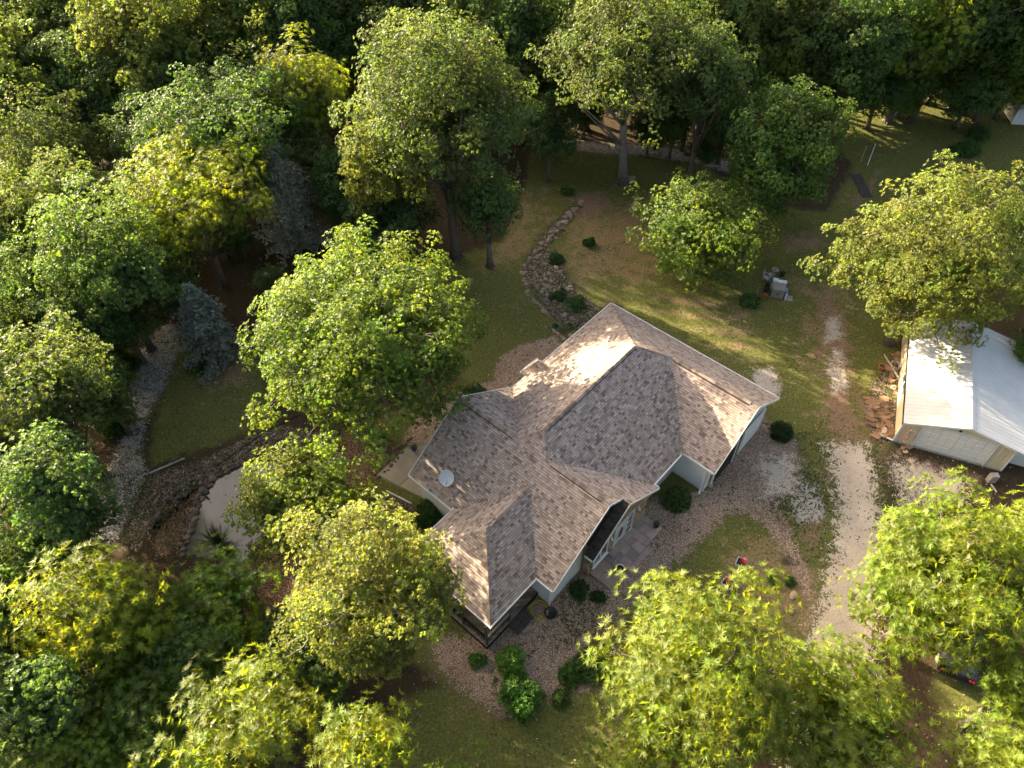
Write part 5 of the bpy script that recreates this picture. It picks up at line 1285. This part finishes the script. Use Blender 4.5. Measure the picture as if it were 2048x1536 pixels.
for a in EXTRA+((0, 60, 70, 100, 12), (1, 300, 90, 130, 12), (3, 175, 170, 95, 9), (1, 430, 70, 110, 12), (5, 620, 60, 95, 12), (2, 745, 60, 90, 12), (4, 40, 230, 90, 10), (0, 120, 320, 90, 8), (4, 60, 330, 80, 8),
          (0, 40, 470, 100, 8.5), (3, 300, 300, 80, 6), (0, 150, 430, 90, 8), (5, 60, 600, 80, 6), (3, 160, 660, 90, 4.5), (3, 240, 640, 70, 4), (0, 330, 560, 70, 5), (3, 210, 790, 70, 3.5),
          (3, 690, 380, 70, 5), (5, 1040, 60, 110, 12), (2, 1130, 40, 110, 12.5), (0, 1000, 170, 90, 10), (5, 1340, 60, 110, 12.5), (1, 1500, 60, 110, 12), (5, 1450, 30, 100, 12.5), (0, 1620, 60, 110, 12),
          (4, 1700, 150, 80, 9), (5, 1720, 80, 100, 11), (4, 1520, 130, 80, 10), (4, 1850, 60, 110, 11), (4, 1950, 120, 100, 9.5), (2, 2040, 60, 110, 11), (3, 1760, 190, 70, 6), (3, 1940, 190, 70, 5.5), (4, 2030, 160, 80, 8), (2, 1640, 200, 70, 7),
          (0, 1110, 180, 70, 8), (3, 1180, 190, 60, 6), (3, 1320, 230, 60, 5.5), (1, 200, 10, 110, 13), (0, 420, -10, 120, 13), (5, 560, -10, 110, 13), (1, 700, -20, 120, 13), (0, 880, 10, 120, 13), (2, 960, 30, 110, 12.5), (1, 1220, -20, 120, 13.5), (0, 1560, -30, 120, 13), (2, 1780, -20, 120, 12.5), (5, 1930, -10, 120, 12.5), (5, 40, -20, 120, 13), (0, -60, 150, 120, 11), (3, -50, 700, 110, 8), (0, -40, 900, 120, 8), (3, -30, 1180, 110, 6), (5, -60, 1300, 130, 7), (4, 150, 1530, 120, 6), (3, 20, 1250, 90, 4.5), (3, 400, 1330, 90, 3.5), (2, 2110, 420, 90, 8), (4, 2120, 560, 80, 7), (2, 2080, 700, 50, 4.5), (3, 1450, 260, 60, 6), (4, 900, 1640, 110, 6.5), (4, 1250, 1640, 120, 6.5), (0, 350, 190, 90, 9), (1, 500, 130, 80, 10.5), (5, 1100, 250, 60, 5), (0, 820, 150, 90, 11)):
    woods(*a)
# woods beyond the frame go on, so light and ground look right from a step aside
for k in range(34):
    x, y = rw.uniform(-66, 66), rw.uniform(84, 106); kk = rw.randrange(6); o = copy_tree(PROT[kk][0]); s_ = rw.uniform(.9, 1.2); o.location = (x, y, 0); o.scale = (s_, s_, rw.uniform(.9, 1.15)); o.rotation_euler = (0, 0, rw.uniform(0, 6.28)); name_region(o, kk)

# ------------------------------------------------------------------ shrubs and border plants
def shrub(px, rad_, h, label, seed, tone=(1, 1, 1), mt='leaf_shrub', Ln=.15, Wd=.09, dense=.8, name='shrub', clipped=False, cat='shrub', sx_=1.0, rz=0.0):
    rng = np.random.default_rng(seed); P = g(*px); r = empty(name, P, rz); tag(r, label, cat)
    nc = int(10+22*rad_); cd_ = unit(rng.normal(0, 1, (nc, 3))); cd_[:, 2] = np.abs(cd_[:, 2])
    fr = rng.uniform(.80, .9, nc) if clipped else rng.uniform(.35, 1.02, nc)
    if clipped: nc = 60; cd_ = unit(rng.normal(0, 1, (nc, 3))); cd_[:, 2] = np.abs(cd_[:, 2]); fr = rng.uniform(.72, .84, nc)
    cc_ = cd_*np.array([rad_*sx_, rad_, h*.85])*fr[:, None]*(1 if clipped else .85); cr_ = rng.uniform(.22, .42, nc)*rad_*(.7 if clipped else 1.15)
    per_ = int(max(14, 900*dense*rad_*(rad_+h)/nc)); D = unit(rng.normal(0, 1, (nc*per_, 3))+np.array([0, 0, .3])); ci_ = np.repeat(np.arange(nc), per_)
    T = cc_[ci_]+D*(cr_[ci_]*rng.uniform(.3, 1, nc*per_)**.4)[:, None]; T[:, 2] = np.maximum(T[:, 2], .03); n = len(T)
    A = unit(D+np.array([0, 0, .4])+rng.normal(0, .3, D.shape)); col = np.array(tone)*rng.uniform(.75, 1.25, (n, 1))*rng.uniform(.75, 1.25, (nc, 1))[ci_]
    V_, C = leaf_arrays(rng, T, A, 5, Ln, Wd, .4, 1.3, .1, col)
    link('foliage', leaf_mesh('foliage', [V_], [C], M[mt]), r)
    b = MB()
    for k in range(6):
        a = rng.uniform(0, 6.28); b.tube([(0, 0, 0), (math.cos(a)*rad_*.5, math.sin(a)*rad_*.5, h*.6)], [.03, .01], 5)
    b.build('stem', M['bark'], r)
shrub((1562, 868), .80, 1.25, 'clipped dark green rounded bush beside the garage wing', 71, (.55, .6, .6), Ln=.07, Wd=.045, clipped=True, dense=1.8)
shrub((1355, 1003), .95, 1.0, 'loose dark green bush in the angle of the front walls', 72, (.85, .85, .8))
shrub((1157, 1183), .55, .75, 'small dark bush beside the pale front wall', 73, (.7, .85, .8))
shrub((1196, 1195), .40, .45, 'low dark shrub at the corner of the stone patio', 74, (.6, .7, .6))
shrub((950, 795), .85, 1.1, 'dark leafy bush at the back gable corner', 75, (.9, .95, .8))
shrub((855, 1035), .95, 1.2, 'dark bush in the corner below the satellite dish', 76, (.55, .7, .6))
shrub((955, 1325), .42, .7, 'small bright bush alone on the gravel below the deck', 77, (1.0, 1.3, .9))
shrub((1022, 1335), .90, 1.8, 'tall leafy bush by the deck corner', 78, (1.5, 1.7, 1.1), Ln=.16, Wd=.09)
shrub((1042, 1398), 1.1, 1.9, 'tall leafy bush at the foot of the gravel bed', 79, (1.3, 1.6, 1.1), Ln=.16, Wd=.09)
shrub((1175, 1338), 1.0, 1.2, 'wide rounded dark bush on the gravel', 80, (.9, 1.0, .8))
shrub((1140, 1352), .8, .8, 'lower bush in front of the wide rounded one', 81, (1.1, 1.25, .8))
shrub((1122, 1400), .52, .9, 'small round topiary bush at the edge of the shady lawn', 82, (.9, 1.0, .7), Ln=.07, Wd=.045, clipped=True, dense=1.6)
shrub((1545, 1160), .38, .5, 'bright green clump on the front lawn', 83, (1.4, 1.7, 1.0), Ln=.2, Wd=.05)
shrub((1577, 1165), .36, .35, 'dull low clump on the front lawn', 84, (.8, .9, .7), Ln=.15, Wd=.04)
shrub((1178, 490), .42, 1.2, 'little upright sapling standing alone on the dry lawn', 85, (.8, 1.0, .8))
shrub((1500, 608), .75, 1.0, 'dark bluish bush beside the row of pots', 86, (.8, 1.0, 1.1))
shrub((1930, 305), 1.3, 1.4, 'wide dark bush on the far lawn', 87, (.8, 1.1, .8), Ln=.14, Wd=.08, dense=.6)
shrub((1950, 275), 1.2, 1.3, 'loose shrub behind the wide dark bush', 88, (.7, .8, .6), Ln=.14, Wd=.08, dense=.5)
shrub((1135, 385), .7, .5, 'pale low weed patch at the head of the line of stones', 89, (1.0, 1.1, .8), dense=.35)
shrub((1110, 520), .75, .35, 'dark creeping plant on the rockery', 90, (.7, .9, .9), dense=.6)
shrub((1150, 610), .9, .4, 'green creeping plant beside the roof corner', 91, (.8, 1.0, .9), dense=.6)
shrub((1115, 595), .6, .35, 'dull green plant in the middle of the rockery', 92, (.7, .9, .8), dense=.6)
shrub((760, 880), .5, .4, 'dark low plants at the foot of the maple', 93, (.5, .6, .5), dense=.6)
shrub((1215, 1330), .7, .9, 'feathery green bush under the bright walnut branches', 94, (1.2, 1.4, .8), Ln=.22, Wd=.05, dense=.5)
shrub((250, 740), 1.6, 1.4, 'dark undergrowth bush at the head of the gravel path', 95, (.6, .7, .5), Ln=.16, Wd=.1, dense=.35)
shrub((230, 850), 1.4, 1.2, 'dark undergrowth bush halfway along the gravel path', 96, (.6, .7, .5), Ln=.16, Wd=.1, dense=.35)
shrub((400, 735), 1.0, .8, 'green undergrowth at the foot of the grey cedar', 97, (.9, 1.2, .7), Ln=.13, Wd=.08, dense=.4)
# twig heap
rng = np.random.default_rng(5); b = MB()
for k in range(70):
    a, e_ = rng.uniform(0, 6.28), rng.uniform(-.2, .9); p = rng.normal(0, .16, 3)*np.array([1, 1, .4])+np.array([0, 0, .12]); d = np.array([math.cos(a)*math.cos(e_), math.sin(a)*math.cos(e_), math.sin(e_)*.5])*rng.uniform(.1, .28); b.tube([tuple(p-d), tuple(p+d)], [.012, .006], 4)
o = b.build('twig_heap', M['bark'], None, loc=Vector(g(1572, 1122))); tag(o, 'round heap of brown twigs on the front lawn', 'twigs')
def spiky(px, L_, n, label, mt, name, seed, up0=.25, up1=1.4, wd=.035):
    q = random.Random(seed); b = MB()
    for k in range(n):
        a, e_ = q.uniform(0, 6.28), q.uniform(up0, up1); l_ = L_*q.uniform(.7, 1.2); d = Vector((math.cos(a)*math.cos(e_), math.sin(a)*math.cos(e_), math.sin(e_))); s_ = Vector((-math.sin(a), math.cos(a), 0)); o_ = Vector((q.uniform(-.05, .05)*n/40, q.uniform(-.05, .05)*n/40, 0))
        k2 = q.uniform(.6, 1.4); b.poly([o_-s_*wd*.6, o_+s_*wd*.6, o_+d*l_*.6+s_*wd, o_+d*l_*.6-s_*wd], col=(k2,)*3); t_ = o_+d*l_+Vector((0, 0, -.18*l_*math.cos(e_))); b.poly([o_+d*l_*.6-s_*wd, o_+d*l_*.6+s_*wd, t_], col=(k2*1.1,)*3)
    o = b.build(name, M[mt], None, loc=Vector(g(*px)), color=True); tag(o, label, 'plant')
spiky((1125, 582), .55, 70, 'spiky yucca in the upper part of the rockery', 'yucca', 'yucca_plant', 1)
spiky((1112, 655), .55, 80, 'spiky yucca at the low end of the rockery', 'yucca', 'yucca_plant', 2)
spiky((1140, 652), .42, 50, 'smaller spiky yucca touching the low one', 'yucca', 'yucca_plant', 3)
spiky((438, 1090), 1.7, 160, 'tall clump of leaning reeds in the pond', 'reed', 'reed_clump', 4, .75, 1.45, .02)
spiky((452, 1105), .8, 160, 'arching grassy clump at the foot of the reeds', 'reed', 'reed_clump', 5, .2, 1.2, .03)
spiky((985, 1268), .5, 60, 'dark leafy potted clump at the deck corner', 'reed', 'deck_plant', 6)


# ------------------------------------------------------------------ grass tufts
def tufts(name, label, zones, n, seed, h0, h1, cols, avoid=()):
    rng = np.random.default_rng(seed); P = np.array([p for z_ in zones for p in z_]); lo, hi = P.min(0), P.max(0); out = []
    while sum(len(o_) for o_ in out) < n:
        X_, Y_ = rng.uniform(lo[0], hi[0], n*2), rng.uniform(lo[1], hi[1], n*2)
        k = np.maximum.reduce([sdist(X_, Y_, z_) for z_ in zones]) > rng.normal(0, .5, n*2)
        for z_ in avoid: k &= sdist(X_, Y_, z_) < rng.normal(0, .15, n*2)
        # drifts: grass thins and thickens
        k &= (np.sin(X_*.9+np.sin(Y_*.7)*1.3)+np.sin(Y_*1.1+np.sin(X_*.6)*1.7)+rng.normal(0, 1.1, n*2)) > -.6
        out.append(np.c_[X_[k], Y_[k], np.zeros(k.sum())])
    B_ = np.concatenate(out)[:n]; nb = 3; B_ = np.repeat(B_, nb, 0); m_ = len(B_)
    a = rng.uniform(0, 6.28, m_); e_ = rng.uniform(.35, 1.2, m_); L_ = rng.uniform(h0, h1, m_)[:, None]
    d = np.c_[np.cos(a)*np.cos(e_), np.sin(a)*np.cos(e_), np.sin(e_)]; sd = np.c_[-np.sin(a), np.cos(a), np.zeros(m_)]
    V_ = np.stack([B_-sd*.022, B_+sd*.022, B_+d*L_+rng.normal(0, .01, (m_, 3))], 1).reshape(-1, 3).astype(np.float32)
    me_ = bpy.data.meshes.new(name); me_.vertices.add(3*m_); me_.vertices.foreach_set('co', V_.ravel()); me_.loops.add(3*m_); me_.loops.foreach_set('vertex_index', np.arange(3*m_, dtype=np.int32))
    me_.polygons.add(m_); me_.polygons.foreach_set('loop_start', np.arange(0, 3*m_, 3, dtype=np.int32))
    ci = rng.integers(0, len(cols), m_//nb).repeat(nb); C = np.array(cols)[ci]*rng.uniform(.7, 1.3, (m_, 1)); at = me_.attributes.new('Col', 'FLOAT_COLOR', 'FACE'); at.data.foreach_set('color', np.c_[C, np.ones(m_)].astype(np.float32).ravel())
    me_.materials.append(M['grass']); me_.update(calc_edges=True); o = link(name, me_); tag(o, label, 'grass', kind='stuff')
M['grass'] = leaf_mat('grass_blade', (1, 1, 1), (1.3, 1.5, .7), .25, .8)
HOUSE_FP = [tuple((house_m @ L(u, v, 0))[:2]) for u, v in ((0, 0), (13, 0), (13, 7.3), (11, 7.3), (12.7, 11.2), (12.7, 16.6), (10.6, 16.7), (10.6, 19.4), (10, 24), (3.3, 24), (3.3, 19.5), (-.1, 19.5))]
tufts('grass', 'short mown grass of the lawns, green with straw coloured patches', [Z_LAWN_UP, Z_LAWN_W, Z_ISLAND, Z_LAWN_S, Z_LAWN_SE], 26000, 3, .05, .12, [(.07, .09, .02), (.09, .105, .03), (.11, .11, .04), (.20, .16, .08), (.26, .20, .11), (.06, .075, .018)], [HOUSE_FP, DRIVE])
tufts('weeds', 'green weeds coming up through the gravel', [gp([(1590, 860), (1660, 900), (1690, 1040), (1660, 1120), (1610, 1100), (1590, 1000), (1600, 920)]), gp([(1745, 900), (1800, 900), (1890, 990), (1760, 1060), (1750, 980)]), gp([(1130, 1190), (1210, 1190), (1190, 1290), (1110, 1300)]), gp([(1200, 1050), (1340, 1040), (1360, 1060), (1250, 1100)]), gp([(240, 900), (280, 900), (300, 1000), (360, 1010), (380, 960), (420, 960), (330, 1100), (220, 1100)]), gp([(1530, 1000), (1600, 980), (1640, 1100), (1600, 1120)])], 3800, 4, .08, .2, [(.05, .08, .02), (.07, .10, .025), (.10, .11, .04)], [HOUSE_FP])

# fallen leaves: in the roof valleys and over the yard
def litter(name, label, pts, size, seed, cols):
    q = random.Random(seed); b = MB()
    for p, nv in pts:
        p = Vector(p); nv = Vector(nv).normalized(); t = nv.orthogonal().normalized(); t = Matrix.Rotation(q.uniform(0, 6.28), 3, nv) @ t; s2 = nv.cross(t); l_ = size*q.uniform(.6, 1.4)
        o_ = p+nv*.03; b.poly([o_, o_+t*l_*.5+s2*l_*.3+nv*.015, o_+t*l_, o_+t*l_*.5-s2*l_*.3], col=tuple(x*q.uniform(.7, 1.3) for x in q.choice(cols)))
    o = b.build(name, M['dead_leaf'], None, color=True); tag(o, label, 'leaves', kind='stuff')
M['dead_leaf'] = simple('dead_leaf', (1, 1, 1), .9, var=.1, attr=True)
ql = random.Random(9); pts = []
for (a, c, zf) in (((0, vE), (hc, vc), F_NW), ((uD, vE), (uD-hc, vc), F_SE), ((uD, vD), (uD-hw, hw), F_SE), ((uI, vS), (up_, vS-wp), F_PW), ((uG, vS), (up_, vS-wp), F_PE)):
    for k in range(34):
        t = ql.random()**1.6; u, v = a[0]+(c[0]-a[0])*t, a[1]+(c[1]-a[1])*t; pts.append((house_m @ L(u, v, zf(u, v)+.01), (0, 0, 1)))
litter('valley_leaves', 'dry leaves caught in the valleys of the brown roof', pts, .09, 3, [(.16, .10, .05), (.24, .16, .08), (.10, .075, .04)])
rl = np.random.default_rng(12); X_, Y_ = rl.uniform(-30, 36, 9000), rl.uniform(8, 66, 9000); k_ = sdist(X_, Y_, HOUSE_FP) < -.3; pts = [((x, y, 0), (ql.uniform(-.3, .3), ql.uniform(-.3, .3), 1)) for x, y in zip(X_[k_], Y_[k_])]
litter('fallen_leaves', 'scattered dry leaves and bits of straw over lawn and gravel', pts, .11, 4, [(.22, .15, .08), (.30, .23, .13), (.12, .08, .045), (.42, .36, .26)])
